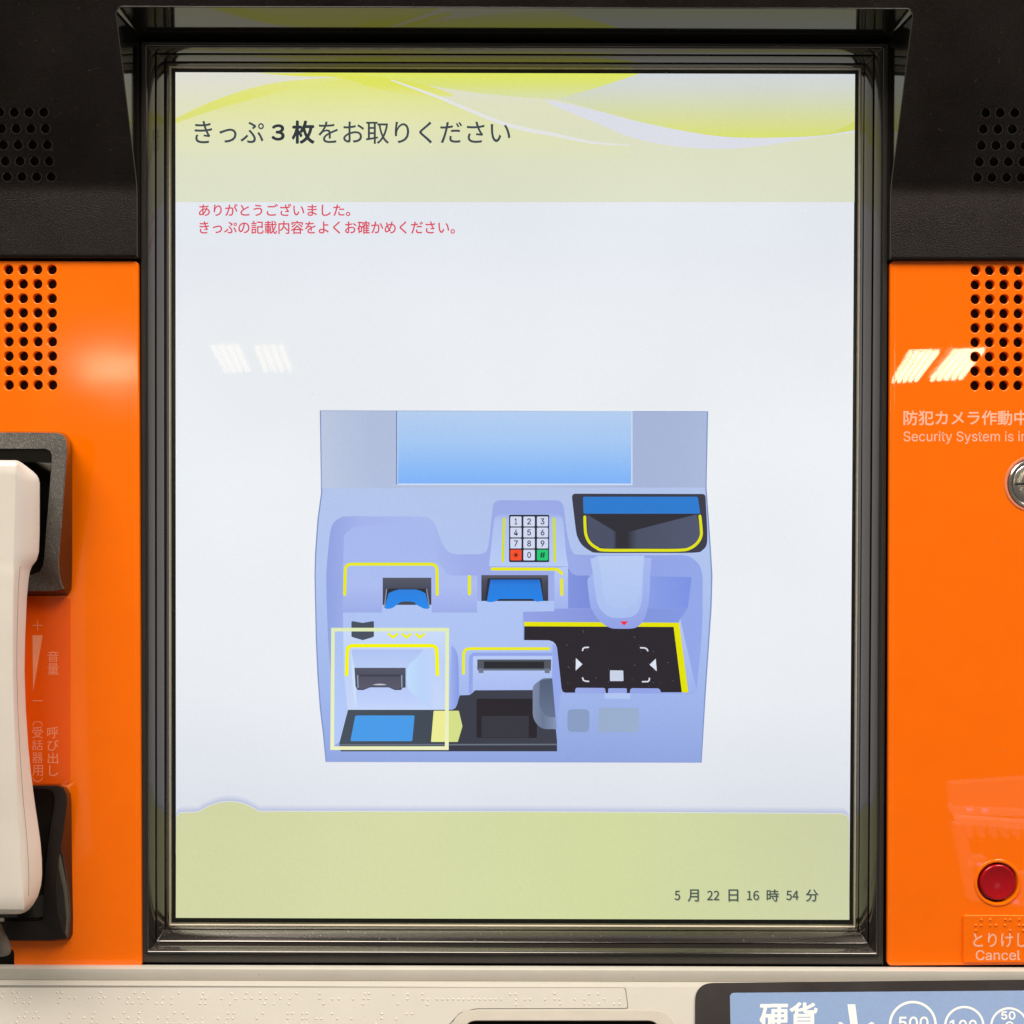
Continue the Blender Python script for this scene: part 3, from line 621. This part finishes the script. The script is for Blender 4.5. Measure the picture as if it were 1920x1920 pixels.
show('picture_outlet', smooth(zC((1085, 700), (1120, 686), (1165, 692), (1172, 960), (1168, 1240), (1140, 1245), (1050, 1160), (935, 1058), (932, 862), (1000, 790), (1085, 700)), 2), lcd('outlet_facet', [(765, (192, 222, 252)), (790, (186, 212, 250)), (812, (194, 212, 250))], 'x'))
show('picture_icon_dark', zC((403, 430), (412, 424), (510, 441), (606, 424), (616, 430), (616, 568), (602, 577), (510, 604), (416, 577), (403, 568)), LC(74, 82, 98))
for d in (0, 128, 256):
    show('picture_chevron', stroke(zC((750 + d, 540), (796 + d, 578), (842 + d, 540)), 4.6, False), LC(240, 240, 20))
show('picture_yellow_line', stroke(rnd_open(zC((358, 928), (366, 656), (1208, 656), (1216, 928)), 11), 6.6), LC(246, 246, 2))
show('picture_slot', zC((432, 865), (915, 865), (915, 1052), (884, 1054), (874, 1074), (815, 1076), (755, 1050), (580, 1050), (515, 1076), (462, 1074), (442, 1040)), lcd('outlet_slot', [(1251, (86, 88, 104)), (1292, (70, 72, 88))]))
show('picture_slot', zC((478, 930), (866, 930), (868, 1058), (815, 1068), (755, 1042), (580, 1042), (515, 1068), (470, 1062)), lcd('outlet_slot_in', [(1264, (50, 50, 60)), (1270, (84, 84, 102)), (1290, (90, 90, 108))]))
show('picture_slot_edge', [stroke(zC((462, 935), (466, 1055)), 2.4, False), stroke(zC((878, 935), (880, 1050)), 2.4, False)], LC(150, 160, 182))
show('picture_slot_edge', smooth(zC((600, 1026), (640, 1017), (668, 1015), (700, 1017), (735, 1026), (668, 1030), (600, 1026)), 3), LC(196, 196, 206))
show('picture_blue_pad', rnd(zC((440, 1315), (1000, 1315), (978, 1558), (393, 1558)), 3), LC(74, 156, 234))
show('picture_tag', rnd(zC((1180, 1270), (1418, 1270), (1452, 1418), (1408, 1565), (1155, 1565)), 1.5), LC(214, 224, 138))
show('picture_tag', zC((1181, 1271), (1322, 1271), (1320, 1564), (1156, 1564)), LC(238, 238, 150))
fo = zC((212, 487), (1326, 487), (1322, 1641), (204, 1641)); fi = zC((246, 521), (1292, 521), (1286, 1606), (240, 1606))
show('picture_highlight_frame', [[fo[i], fo[(i + 1) % 4], fi[(i + 1) % 4], fi[i]] for i in range(4)], lcd('frame_yellow', [(1176, (226, 238, 184)), (1400, (240, 242, 196))]))
glass = sheet('cover_glass', [[(SC[0][0] - 7, SC[0][1] - 7), (SC[1][0] + 6, SC[1][1] - 7), (SC[2][0] + 6, SC[2][1] + 8), (SC[3][0] - 7, SC[3][1] + 8)]], M['glass'], SCREEN, LAY[0] + 0.5, machine)

# ------------------------------------------------------------------ left panel: label film, cradles, handset
plate('volume_label', rnd([(-100, 1121), (132, 1121), (131.5, 1470), (-100, 1470)], [0, 9, 9, 0]), [], face(0.9), 0.8, 0.25, M['orange_plate'], machine)
lab_p = [o for o in COL.objects if o.name == 'volume_label'][0]
LP = face(1.0)
sheet('wedge_mark', [[(60.8, 1191), (80, 1191), (62, 1297)]], M['ink_dim'], LP, 0, lab_p)
sheet('plus_mark', [stroke([(60.5, 1172.5), (80, 1172.5)], 1.4, False), stroke([(70.6, 1163), (70.6, 1182.5)], 1.4, False)], M['ink_dim'], LP, 0.02, lab_p)
sheet('minus_mark', [stroke([(61, 1313.8), (80, 1313.8)], 1.6, False)], M['ink_dim'], LP, 0, lab_p)
text('volume_text', '', None, M['ink_dim'], LP, 0, lab_p, 0, chars=[('音', (89, 1220.5, 110, 1241)), ('量', (89, 1243.5, 110, 1264.5))])
text('call_text', '', None, M['ink_dim'], LP, 0, lab_p, 0, chars=[('呼', (88.5, 1363, 109.5, 1384.5)), ('び', (88.5, 1387, 110, 1408)), ('出', (89.5, 1411, 109, 1432)), ('し', (92, 1435, 109, 1455))])
text('receiver_text', '', None, M['ink_dim'], LP, 0, lab_p, 0, chars=[('受', (60, 1362.5, 80.5, 1384)), ('話', (60, 1387, 80.5, 1407)), ('器', (60, 1411, 80.5, 1431)), ('用', (60, 1434.5, 80.5, 1455))])
sheet('bracket_mark', [stroke(smooth([(61.5, 1361), (64, 1355), (70.5, 1353), (77, 1355), (79.5, 1361)], 4), 1.4, False)], M['ink_dim'], LP, 0, lab_p)
sheet('bracket_mark', [stroke(smooth([(61.5, 1458), (64, 1463), (70.5, 1465), (77, 1463), (79.5, 1458)], 4), 1.4, False)], M['ink_dim'], LP, 0, lab_p)

def cradle(base, ro, ri, hts, floor_, label, mat_rim):
    b = [at(x, y, 0.5) for x, y in base]
    b2 = [at(x * .6 + u * .4, y * .6 + v * .4, .5 + h * .5) for (x, y), (u, v), h in zip(base, ro, hts)]
    o0 = [at(x + (0.8 if x > 0 else 0), y, h - 2.5) for (x, y), h in zip(ro, hts)]
    o1 = [at(x - 1.6, y, h) for (x, y), h in zip(ro, hts)]
    i0 = [at(x + 1.4, y, h) for (x, y), h in zip(ri, hts)]
    i1 = [at(x, y, h - 1.5) for (x, y), h in zip(ri, hts)]
    i2 = [at(x - 2, y, floor_) for x, y in ri]
    c = loft('handset_cradle', [b, b2, o0], M['gloss'], machine, ang=50, label=label)
    loft('rim', [o0, o1, i0, i1], mat_rim, c, ang=40)
    loft('well', [i1, i2], M['gloss'], c, ang=50)
    sheet('well_floor', [[(-150, ri[0][1] - 3)] + [(x + 2, y) for x, y in ri]  + [(-150, ri[-1][1])]], M['gloss'], face(floor_), 0.2, c)
    return c
cradle([(-150, 808), (60, 808), (112, 809), (126, 815), (133, 826), (135.5, 845), (135.5, 920), (135.5, 1000), (135.5, 1050), (135, 1085), (134, 1105), (127, 1117), (100, 1118), (-150, 1118)],
       [(-150, 811), (60, 811), (110, 812), (120, 818), (124.5, 829), (125, 850), (119, 930), (113, 1010), (110, 1050), (111, 1075), (115, 1093), (120, 1104), (98, 1108), (-150, 1108)],
       [(-150, 841), (60, 841), (85, 841), (93, 845), (97, 853), (97, 870), (92, 930), (86, 1000), (83, 1045), (80, 1062), (74, 1072), (62, 1077), (50, 1078), (-150, 1078)],
       [64, 64, 64, 64, 64, 64, 60, 54, 48, 42, 34, 28, 26, 26], 6, 'upper handset cradle with a coarse grainy rim', M['rim'])
cradle([(-150, 1471), (60, 1471), (112, 1471), (126, 1477), (133, 1489), (134, 1510), (134.5, 1570), (135, 1620), (136, 1670), (137, 1720), (136.5, 1752), (131, 1762), (100, 1765), (-150, 1765)],
       [(-150, 1473), (60, 1473), (108, 1473), (119, 1478), (124.5, 1490), (125, 1506), (118, 1562), (110, 1610), (106.5, 1665), (109.5, 1712), (118, 1742), (126, 1759), (100, 1763), (-150, 1763)],
       [(-150, 1478), (60, 1478), (88, 1479), (98, 1484), (102, 1494), (101.5, 1512), (93, 1560), (86, 1618), (82.5, 1668), (82, 1700), (83, 1718), (79, 1726), (60, 1728), (-150, 1728)],
       [26, 26, 26, 26, 26, 28, 30, 30, 28, 24, 20, 16, 16, 16], 6, 'lower handset cradle with a smooth satin rim', M['charcoal'])

hand = root('telephone_handset', 'cream telephone handset hanging in the black cradle on the left orange panel', 'telephone handset', tuple(at(0, 1713, 60)))
HR = [(863, 24, 30, 108, 92), (864.5, 26, 35, 128, 94), (868, 28.5, 41, 140, 94), (873, 30, 48, 146, 94), (884, 30.5, 62, 148, 92), (891, 30.5, 69, 148, 90), (897, 30.5, 72.5, 148, 90), (905, 30.5, 74.5, 148, 90), (950, 29.5, 74.6, 148, 88), (1000, 28, 74.4, 148, 88),
      (1035, 27, 73, 149, 88), (1050, 26.6, 69, 149, 90), (1062, 26.2, 60, 149, 92), (1072, 26, 56, 150, 94), (1085, 25.5, 54, 150, 95), (1120, 24.5, 50.5, 151, 96), (1200, 23.5, 47, 152, 98), (1260, 23.5, 46, 152, 98), (1330, 25, 48.5, 152, 98), (1400, 28, 53, 151, 96),
      (1450, 30, 58, 150, 94), (1500, 32, 64.5, 149, 92), (1550, 35, 72, 148, 90), (1580, 37, 76, 148, 90), (1610, 38.5, 78.5, 148, 88), (1640, 40, 79, 148, 88), (1660, 41.5, 77, 148, 88), (1680, 43, 71.5, 148, 90), (1695, 44, 63, 147, 92), (1705, 43, 55, 145, 94), (1711, 39, 46, 138, 95), (1713.5, 34, 38, 122, 94), (1714, 30, 33, 108, 92)]
XC = -48
rows = []
for y, xf, xo, hf, hs in HR:
    r_ = [(xf - 22, hf + .6), (xf - 5, hf), (xf - 1.5, hf - .7), (xf + 1.2, hf - 2.8)]
    n = 4
    for k in range(1, n + 1):
        t = k / n; r_.append((xf + 1.2 + (xo - 2 - xf - 1.2) * (t ** .92), hf - 2.8 + (hs + 2 - hf + 2.8) * t))
    r_ += [(xo, hs - 3), (xo - .5, hs - 10), (xo - 3, hs - 44), (xo - 8, 46)]
    right = [at(x, y, h) for x, h in r_]
    cx = at(XC, y, hf).x
    left = [Vector((2 * cx - v.x, v.y, v.z)) for v in right[::-1]]
    rows.append(left + right)
hb = loft('handset_body', rows, M['handset'], hand, close=True, ang=28, caps=True)
# parting line of the two shell halves
pl = [(y, xf + (xo - xf) * .36, hf + (hs - hf) * .33) for y, xf, xo, hf, hs in HR[12:28]]
rr_ = []
for y, x, h in pl: rr_.append([at(x - .35, y, h + 1.4), at(x + .35, y, h + 1.4)])
loft('parting_line', rr_, M['groove'], hand, ang=60)
# cord boot at the bottom end
cp = []
for k, (px, py, rad, hh) in enumerate([(-22, 1712, 12, 60), (-14, 1730, 13, 62), (-6, 1752, 14, 60), (2, 1770, 15, 54), (6, 1782, 14, 50), (8, 1789, 10, 48), (8, 1791, 3, 48)]):
    c = at(px, py, hh); cp.append([c + Vector((math.cos(R(a)) * rad * S, math.sin(R(a)) * rad * S, 0)) for a in range(0, 360, 24)])
loft('cord_boot', cp, M['grey'], hand, close=True, ang=60, caps=True)

# ------------------------------------------------------------------ right panel: lettering, lock, button, cancel plate
pr = panel_r
FR = face(0.06)
text('camera_notice_text', '', None, M['ink'], FR, 0, pr, 0, heavy=.5, chars=[('防犯カメラ作動中', (1694, 769.5, 1926.5, 797.5))])
text('camera_notice_text', '', None, M['ink'], FR, 0, pr, 0, heavy=.1, chars=[('Security System is in', (1694, 808.5, 1926, 832.5))])
lock = lathe('lock', 1936, 907, [(53, 0.1), (52.5, 1.0), (51, 1.4), (47.5, 0.4), (46.5, -3), (45.5, -8)], FACE, M['copper'], machine, 56)
lathe('lock_ring', 1936, 907, [(46, -8), (46, 1.5), (44.5, 3.2), (42.5, 3.6), (40, 2.2), (38.5, -1)], FACE, M['chrome'], lock, 56)
lathe('lock_core', 1936, 907, [(38.2, -3), (38, 0.6), (36.5, 1.8), (30, 3.0), (18, 3.4), (8, 1), (0.1, 0)], FACE, M['chrome'], lock, 56)
sheet('key_slot', [stroke([(1903, 908), (1969, 906)], 3.2), stroke([(1935, 878), (1937, 936)], 3.2)], M['dark'], FACE, 3.5, lock)
btn = lathe('cancel_button', 1871.4, 1654.6, [(37.8, -10), (33.6, -10), (33.4, -1), (32.6, 1.0), (31.2, 1.8), (29.5, 1.6), (26, 0.6), (18, -.6), (9, -1.2), (0.1, -1.4)], FACE, M['red'], machine, 56, ang=50)
lathe('button_collar', 1870.6, 1655.4, [(44.5, 0.05), (43.6, 0.9), (41, 1.3), (38.8, 0.5), (37.6, -2), (37.5, -8)], FACE, M['orange_right'], btn, 56)
cpl = plate('cancel_plate', rnd([(1806.8, 1716.5), (2060, 1716.5), (2060, 1804.5), (1806, 1805)], [4, 0, 0, 4]), [], face(3.4), 3.3, 0.9, M['orange_right'], machine)
Z9 = 1646 / 360.0
def z9(x, y): return (1560 + x / Z9, 1440 + y / Z9)
dots('braille_dots', [z9(*p) for p in [(1280, 1303), (1357, 1303), (1487, 1301), (1527, 1303), (1605, 1301), (1233, 1350), (1280, 1350), (1357, 1350), (1405, 1350), (1482, 1350), (1605, 1350), (1640, 1350), (1235, 1395), (1527, 1395), (1640, 1395)]], 2.7, 1.6, face(3.42), M['orange_right'], cpl)
text('cancel_text', '', None, M['ink'], face(3.5), 0, cpl, 0, heavy=.3, chars=[('とりけし', (1825, 1749.5, 1926, 1776))])
text('cancel_text', '', None, M['ink'], face(3.5), 0, cpl, 0, heavy=.3, chars=[('Cancel', (1829.5, 1781.5, 1913, 1800.5))])

# ------------------------------------------------------------------ lower deck
xs0, xs1 = at(-150, 1830, 20).x, at(2080, 1830, 20).x
def bar(name, prof, mat, ang=30):
    rr = []
    for py, h in prof:
        p = at(960, py, h)
        rr.append([Vector((xs0 + (xs1 - xs0) * i / 4, p.y, p.z)) for i in range(5)])
    return loft(name, rr, mat, machine, ang=ang)
bar('deck_lip', [(1810.5, -40), (1811, -2), (1811.5, 4), (1817.4, 16), (1818.6, 18), (1820, 18.5), (1838, 18.5), (1839.5, 18)], M['lip'])
bar('deck_step', [(1839.5, 15), (1840.4, 21), (1841.6, 24), (1850.2, 33.4)], M['cream'])
# deck face with the opening of the coin tray
tr_out = rnd([(846, 1990), (850, 1896), (1262, 1897), (1262, 1990)], [0, 42, 42, 0], 8)
tr_in = rnd([(868, 1985), (872, 1914), (1236, 1914), (1238, 1985)], [0, 22, 22, 0], 8)
deck = plate('deck_face', [(-150, 1850), (2080, 1850), (2080, 2100), (-150, 2100)], [tr_out], DECK, 6, 0.0, M['cream'], machine)
plate('coin_tray_lip', rnd([(843, 2010), (847, 1893), (1265, 1894), (1266, 2010)], [0, 44, 44, 0], 8), [tr_in], DECK.up(2.0), 6, 1.6, M['tray'], machine)
plate('coin_tray_floor', rect(830, 1890, 1280, 2000), [], DECK.up(-22), 3, 0.2, M['charcoal'], machine)
bp_out = [(-150, 1851.5)] + rnd_open([(400, 1851.8), (1172, 1852.5), (1177, 1890.5), (892, 1891), (862, 1899), (838, 1925), (820, 1980)], 5) + [(-150, 1980)]
plate('braille_seat', [(x + (1.4 if 0 < x < 1400 else 0), y - .9 if y < 1860 else y + 1) for x, y in bp_out], [], DECK.up(0.12), 0.1, 0.0, M['groove'], machine)
bplate = plate('braille_plate', bp_out, [], DECK.up(1.3), 1.2, 0.5, M['cream'], machine)
Z3 = 1920 / 720.0
r1d = [(18, 322), (64, 322), (90, 322), (285, 322), (308, 322), (503, 323), (674, 324), (720, 326), (893, 325), (1014, 327), (1158, 328), (1232, 326), (1302, 326), (1378, 328), (1482, 328), (1598, 328), (1825, 328), (1845, 328),
       (10, 346), (84, 348), (155, 347), (303, 347), (347, 348), (375, 349), (447, 349), (495, 349), (522, 349), (595, 350), (642, 350), (694, 350), (740, 352), (815, 351), (860, 350), (1008, 352), (1028, 352), (1108, 354), (1178, 354), (1225, 352), (1258, 352), (1302, 352), (1330, 353), (1402, 354), (1450, 354), (1598, 353), (1662, 356), (1694, 356), (1765, 356), (1818, 354), (1842, 354),
       (74, 373), (118, 373), (147, 375), (293, 373), (513, 375), (634, 376), (662, 376), (708, 376), (782, 377), (810, 377), (857, 378), (1000, 378), (1028, 378), (1150, 380), (1322, 379), (1368, 380), (1444, 380), (1618, 380), (1814, 380),
       (130, 423), (178, 422), (352, 423), (472, 424), (620, 424), (695, 424), (872, 425), (916, 425), (1140, 426), (1168, 426), (1314, 427), (1438, 427), (1462, 427), (1512, 427), (1534, 427), (1660, 428), (1908, 428),
       (92, 445), (122, 445), (168, 447), (196, 448), (345, 449), (420, 449), (462, 449), (568, 449), (640, 449), (694, 450), (790, 450), (838, 450), (938, 451), (1010, 452), (1090, 452), (1138, 452), (1164, 452), (1284, 453), (1438, 453), (1512, 453), (1532, 453), (1582, 454), (1606, 454), (1686, 454), (1758, 454), (1910, 454),
       (84, 471), (310, 472), (458, 472), (484, 472), (606, 474), (690, 475), (712, 475), (832, 476), (856, 476), (906, 476), (978, 476), (1012, 476), (1130, 477), (1434, 478), (1510, 478), (1534, 478), (1880, 478)]
bd = [(x / Z3, 1740 + y / Z3) for x, y in r1d]
r2d = [(112, 372), (195, 372), (276, 372), (770, 372), (802, 372), (1018, 370), (1213, 372), (1265, 372), (192, 400), (278, 400), (802, 402), (305, 402)] + [(358 + 30 * i, 401) for i in range(13)] + [(852, 402), (882, 402), (966, 402), (1020, 400), (1048, 402), (1133, 401), (1185, 401), (1300, 400), (1383, 400), (137, 428), (303, 430), (802, 430), (1050, 428), (1187, 428), (1216, 428), (1268, 428), (1353, 428), (1385, 428), (48, 483), (187, 483), (218, 483), (46, 508), (128, 512)]
bd += [(700 + x / 3.0, 1740 + y / 3.0) for x, y in r2d]
dots('braille_dots', bd, 2.5, 1.1, DECK.up(1.3), M['bead'], bplate)
# coin panel
cf = plate('coin_panel', rnd([(1303, 2060), (1304, 1843), (2080, 1835), (2080, 2060)], [0, 34, 0, 0], 8), [], DECK.up(6), 5.5, 1.6, M['charcoal'], machine)
CP = DECK.up(6.1)
lb = plate('coin_label', rnd([(1372, 2050), (1368.5, 1861.5), (2080, 1856), (2080, 2050)], [0, 9, 0, 0], 6), [], CP.up(.3), .3, 0.1, M['blue_label'], cf)
text('coin_text', '', None, M['white_ink'], CP.up(.45), 0, cf, 0, heavy=1.3, chars=[('硬貨', (1424, 1879, 1533, 1938))])
sheet('arrow_mark', [[(1589, 1883), (1603.5, 1883), (1609, 1925), (1595, 1925)], [(1571, 1917), (1577, 1916), (1601, 1936), (1634, 1916), (1640, 1918), (1603, 1950)]], M['white_ink'], CP.up(.45), 0, cf)
def circ_ring(cx, cy, r, t, n=48):
    a = circle(cx, cy, r, n); b = circle(cx, cy, r - t, n)
    return [[a[i], a[(i + 1) % n], b[(i + 1) % n], b[i]] for i in range(n)]
sheet('coin_mark', circ_ring(1711.5, 1921.5, 45, 4.6) + circ_ring(1808, 1924, 38, 4.2) + circ_ring(1892, 1924, 35.5, 4), M['white_ink'], CP.up(.45), 0, cf)
text('coin_text', '', None, M['white_ink'], CP.up(.45), 0.05, cf, 0, heavy=.6, chars=[('500', (1685, 1906, 1741, 1930)), ('100', (1780, 1912, 1832, 1934)), ('50', (1877, 1896, 1904, 1912))])
sheet('coin_mark', circ_ring(1893, 1923, 8, 3), M['white_ink'], CP.up(.45), 0.05, cf)

# ------------------------------------------------------------------ dust and lint lying on the dark surfaces
def lint(name, spots, mat, plane, parent, lo=0.7, hi=2.6, w_=(0.35, 0.7)):
    rg = random.Random(5); polys = []
    for x, y in spots:
        a = rg.uniform(0, 180); L_ = rg.uniform(lo, hi) * (1 if rg.random() < .8 else 2); b = rg.uniform(-50, 50)
        p0 = (x, y); p1 = (x + L_ * math.cos(R(a)), y + L_ * math.sin(R(a))); p2 = (p1[0] + L_ * math.cos(R(a + b)), p1[1] + L_ * math.sin(R(a + b)))
        polys.append(stroke([p0, p1, p2], rg.uniform(*w_), False))
    o = sheet(name, polys, mat, plane, 0.35, parent); o['kind'] = 'stuff'
M['lint'] = solid('grey_lint', (0.10, 0.09, 0.08), 0.9, 0.1); M['lint_pale'] = solid('pale_lint', (0.32, 0.30, 0.27), 0.9, 0.1)
rg = random.Random(11)
lint('dust', [(rg.uniform(0, 215), rg.uniform(0, 330)) for _ in range(26)] + [(rg.uniform(1720, 1920), rg.uniform(0, 330)) for _ in range(22)] + [(rg.uniform(230, 1700), rg.uniform(2, 11)) for _ in range(14)], M['lint'], HOOD, machine)
lint('dust', [(rg.uniform(1060, 1285), rg.uniform(1178, 1290)) for _ in range(34)], M['lint_pale'], SCREEN.up(LAY[0] + .6), machine, .5, 1.5, (0.25, 0.5))
lint('dust', [(rg.uniform(330, 1600), rg.uniform(1746, 1764)) for _ in range(24)] + [(rg.uniform(300, 326), rg.uniform(1738, 1756)) for _ in range(5)] + [(rg.uniform(1600, 1625), rg.uniform(1738, 1756)) for _ in range(5)], M['lint_pale'], face(-22), machine, .5, 1.6)
lint('dust', [(rg.uniform(300, 1640), rg.uniform(1789, 1806)) for _ in range(40)], M['lint'], face(-5), machine, .6, 2.0)

M['speck_dark'] = solid('dark_grime', (0.10, 0.085, 0.065), 0.8, 0.1)
lint('dust', [(rg.uniform(0, 1290), rg.choice([rg.uniform(1819, 1838), rg.uniform(1841, 1850)])) for _ in range(16)], M['speck_dark'], face(18.6), machine, .3, .9, (0.4, 0.9))
lint('dust', [(rg.uniform(0, 1290), rg.uniform(1856, 1915)) for _ in range(22)], M['speck_dark'], DECK.up(1.2), machine, .3, .8, (0.3, 0.8))
lint('dust', [(rg.uniform(130, 258), rg.uniform(740, 1800)) for _ in range(9)] + [(rg.uniform(1675, 1915), rg.uniform(740, 1800)) for _ in range(14)], M['lint_pale'], face(0), machine, .4, 1.4, (0.3, 0.6))
lint('dust', [(rg.uniform(340, 1590), rg.uniform(150, 1715)) for _ in range(26)], M['lint_pale'], SCREEN.up(LAY[0] + .6), machine, .3, 1.0, (0.25, 0.5))

# ------------------------------------------------------------------ ceiling lights of the concourse, behind the viewer (their mirror images show in the panels)
CZ = 1.12
def mirrored(px, py, h):
    p = at(px, py, h); d = (p - CAM); d.y = -d.y
    t = (CZ - p.z) / d.z
    return p + d * t
def fixture(quad, h, n, label, st=1.0, offs=0):
    q = [mirrored(x, y, h) for x, y in quad]      # near-left, near-right, far-right, far-left
    c = sum(q, Vector()) / 4
    e = root('ceiling_light', label, 'ceiling light', (c.x, c.y, CZ), 'ceiling lights behind the viewer')
    g = [v - Vector((c.x, c.y, CZ)) for v in q]
    def quadbox(name, a, b, cc, d, z0, z1, mat):
        vs = [(v.x, v.y, z) for z in (z0, z1) for v in (a, b, cc, d)]
        me = bpy.data.meshes.new(name); me.from_pydata(vs, [], [(0, 1, 2, 3), (7, 6, 5, 4), (0, 4, 5, 1), (1, 5, 6, 2), (2, 6, 7, 3), (3, 7, 4, 0)])
        bm = bmesh.new(); bm.from_mesh(me); bmesh.ops.recalc_face_normals(bm, faces=bm.faces); bm.to_mesh(me); bm.free()
        return link(name, me, e, mat)
    quadbox('housing', g[0] * 1.04, g[1] * 1.04, g[2] * 1.04, g[3] * 1.04, 0.03, 0.08, M['fixture'])
    for i in range(n):
        a, b = (i + .2) / n, (i + .72) / n
        quadbox('tube', g[0].lerp(g[1], a), g[0].lerp(g[1], b), g[3].lerp(g[2], b), g[3].lerp(g[2], a), 0.0, 0.02, M['tube_warm'] if h < -10 else M['tube'])
    return e
fixture([(1703, 664), (1765, 662), (1723, 716), (1670, 719)], 0, 5, 'five-tube ceiling light mirrored in the right panel beside the bezel edge')
fixture([(1787, 662), (1850, 659), (1808, 712), (1741, 716)], 0, 5, 'five-tube ceiling light mirrored in the right panel at the speaker holes')
fixture([(392, 652), (452, 652), (473, 698), (420, 700)], SCR_H + 4, 4, 'ceiling light mirrored in the left half of the screen, nearer the bezel')
fixture([(474, 652), (535, 652), (553, 697), (492, 699)], SCR_H + 4, 4, 'ceiling light mirrored in the left half of the screen, farther from the bezel')
fixture([(150, 674), (266, 676), (266, 714), (150, 710)], 0, 5, 'ceiling light mirrored as a blurred glow in the left orange panel')
# glowing shapes added as a showcase behind the viewer, mirrored above the red button
def facing(px, py, y_):
    p = at(px, py, 0); d = (p - CAM); d.y = -d.y
    return p + d * ((y_ - p.y) / d.y)
sc_o = facing(1860, 1715, -3.0)
case = root('standin', 'added glowing showcase behind the viewer, mirrored in the right panel above the red button', 'standin', tuple(sc_o))
def standin_part(name, quad, mat, d=0.04):
    f = [facing(x, y, -3.0) - sc_o for x, y in quad]; b = [v - Vector((0, d, 0)) for v in f]
    me = bpy.data.meshes.new(name); me.from_pydata([tuple(v) for v in f + b], [], [(0, 1, 2, 3), (7, 6, 5, 4), (0, 4, 5, 1), (1, 5, 6, 2), (2, 6, 7, 3), (3, 7, 4, 0)])
    bm = bmesh.new(); bm.from_mesh(me); bmesh.ops.recalc_face_normals(bm, faces=bm.faces); bm.to_mesh(me); bm.free()
    return link(name, me, case, mat)
gl1 = glow('standin_bright_glow', (1.0, .88, .8), 0.75); gl2 = glow('standin_dim_glow', (1.0, .82, .75), 0.27); gl3 = glow('pink_glow', (1.0, .25, .6), 1.8)  # emission stands in for light falling on these added shapes
standin_part('back_glow', [(1783, 1470), (1990, 1456), (1990, 1520), (1787, 1511)], gl2)
standin_part('glow_band', [(1786, 1512), (1990, 1522), (1990, 1534), (1788, 1526)], gl1)
standin_part('glow_band', [(1794, 1533), (1990, 1546), (1990, 1560), (1800, 1545)], gl1)
standin_part('side_glow', [(1790, 1546), (1811, 1547), (1836, 1690), (1820, 1690)], gl2)
for k in range(7): standin_part('glow_rib', [(1816 + 22 * k, 1547 + k), (1827 + 22 * k, 1548 + k), (1825 + 22 * k, 1572), (1820 + 22 * k, 1572)], gl2)
standin_part('glow_patch', [(1812, 1609), (1850, 1608), (1850, 1624), (1816, 1626)], gl2)
standin_part('glow_patch', [(1896, 1640), (1990, 1640), (1990, 1700), (1900, 1700)], gl2)
for x, y in ((1818, 1516), (1847, 1519), (1838, 1621), (1905, 1690)): standin_part('pink_glow', [(x - 6, y - 4), (x + 6, y - 3), (x + 6, y + 5), (x - 6, y + 4)], gl3, .06)
adopt()
for o in list(COL.objects):
    if o.parent is hand:
        o.matrix_parent_inverse = Matrix.Translation(hand.location).inverted()
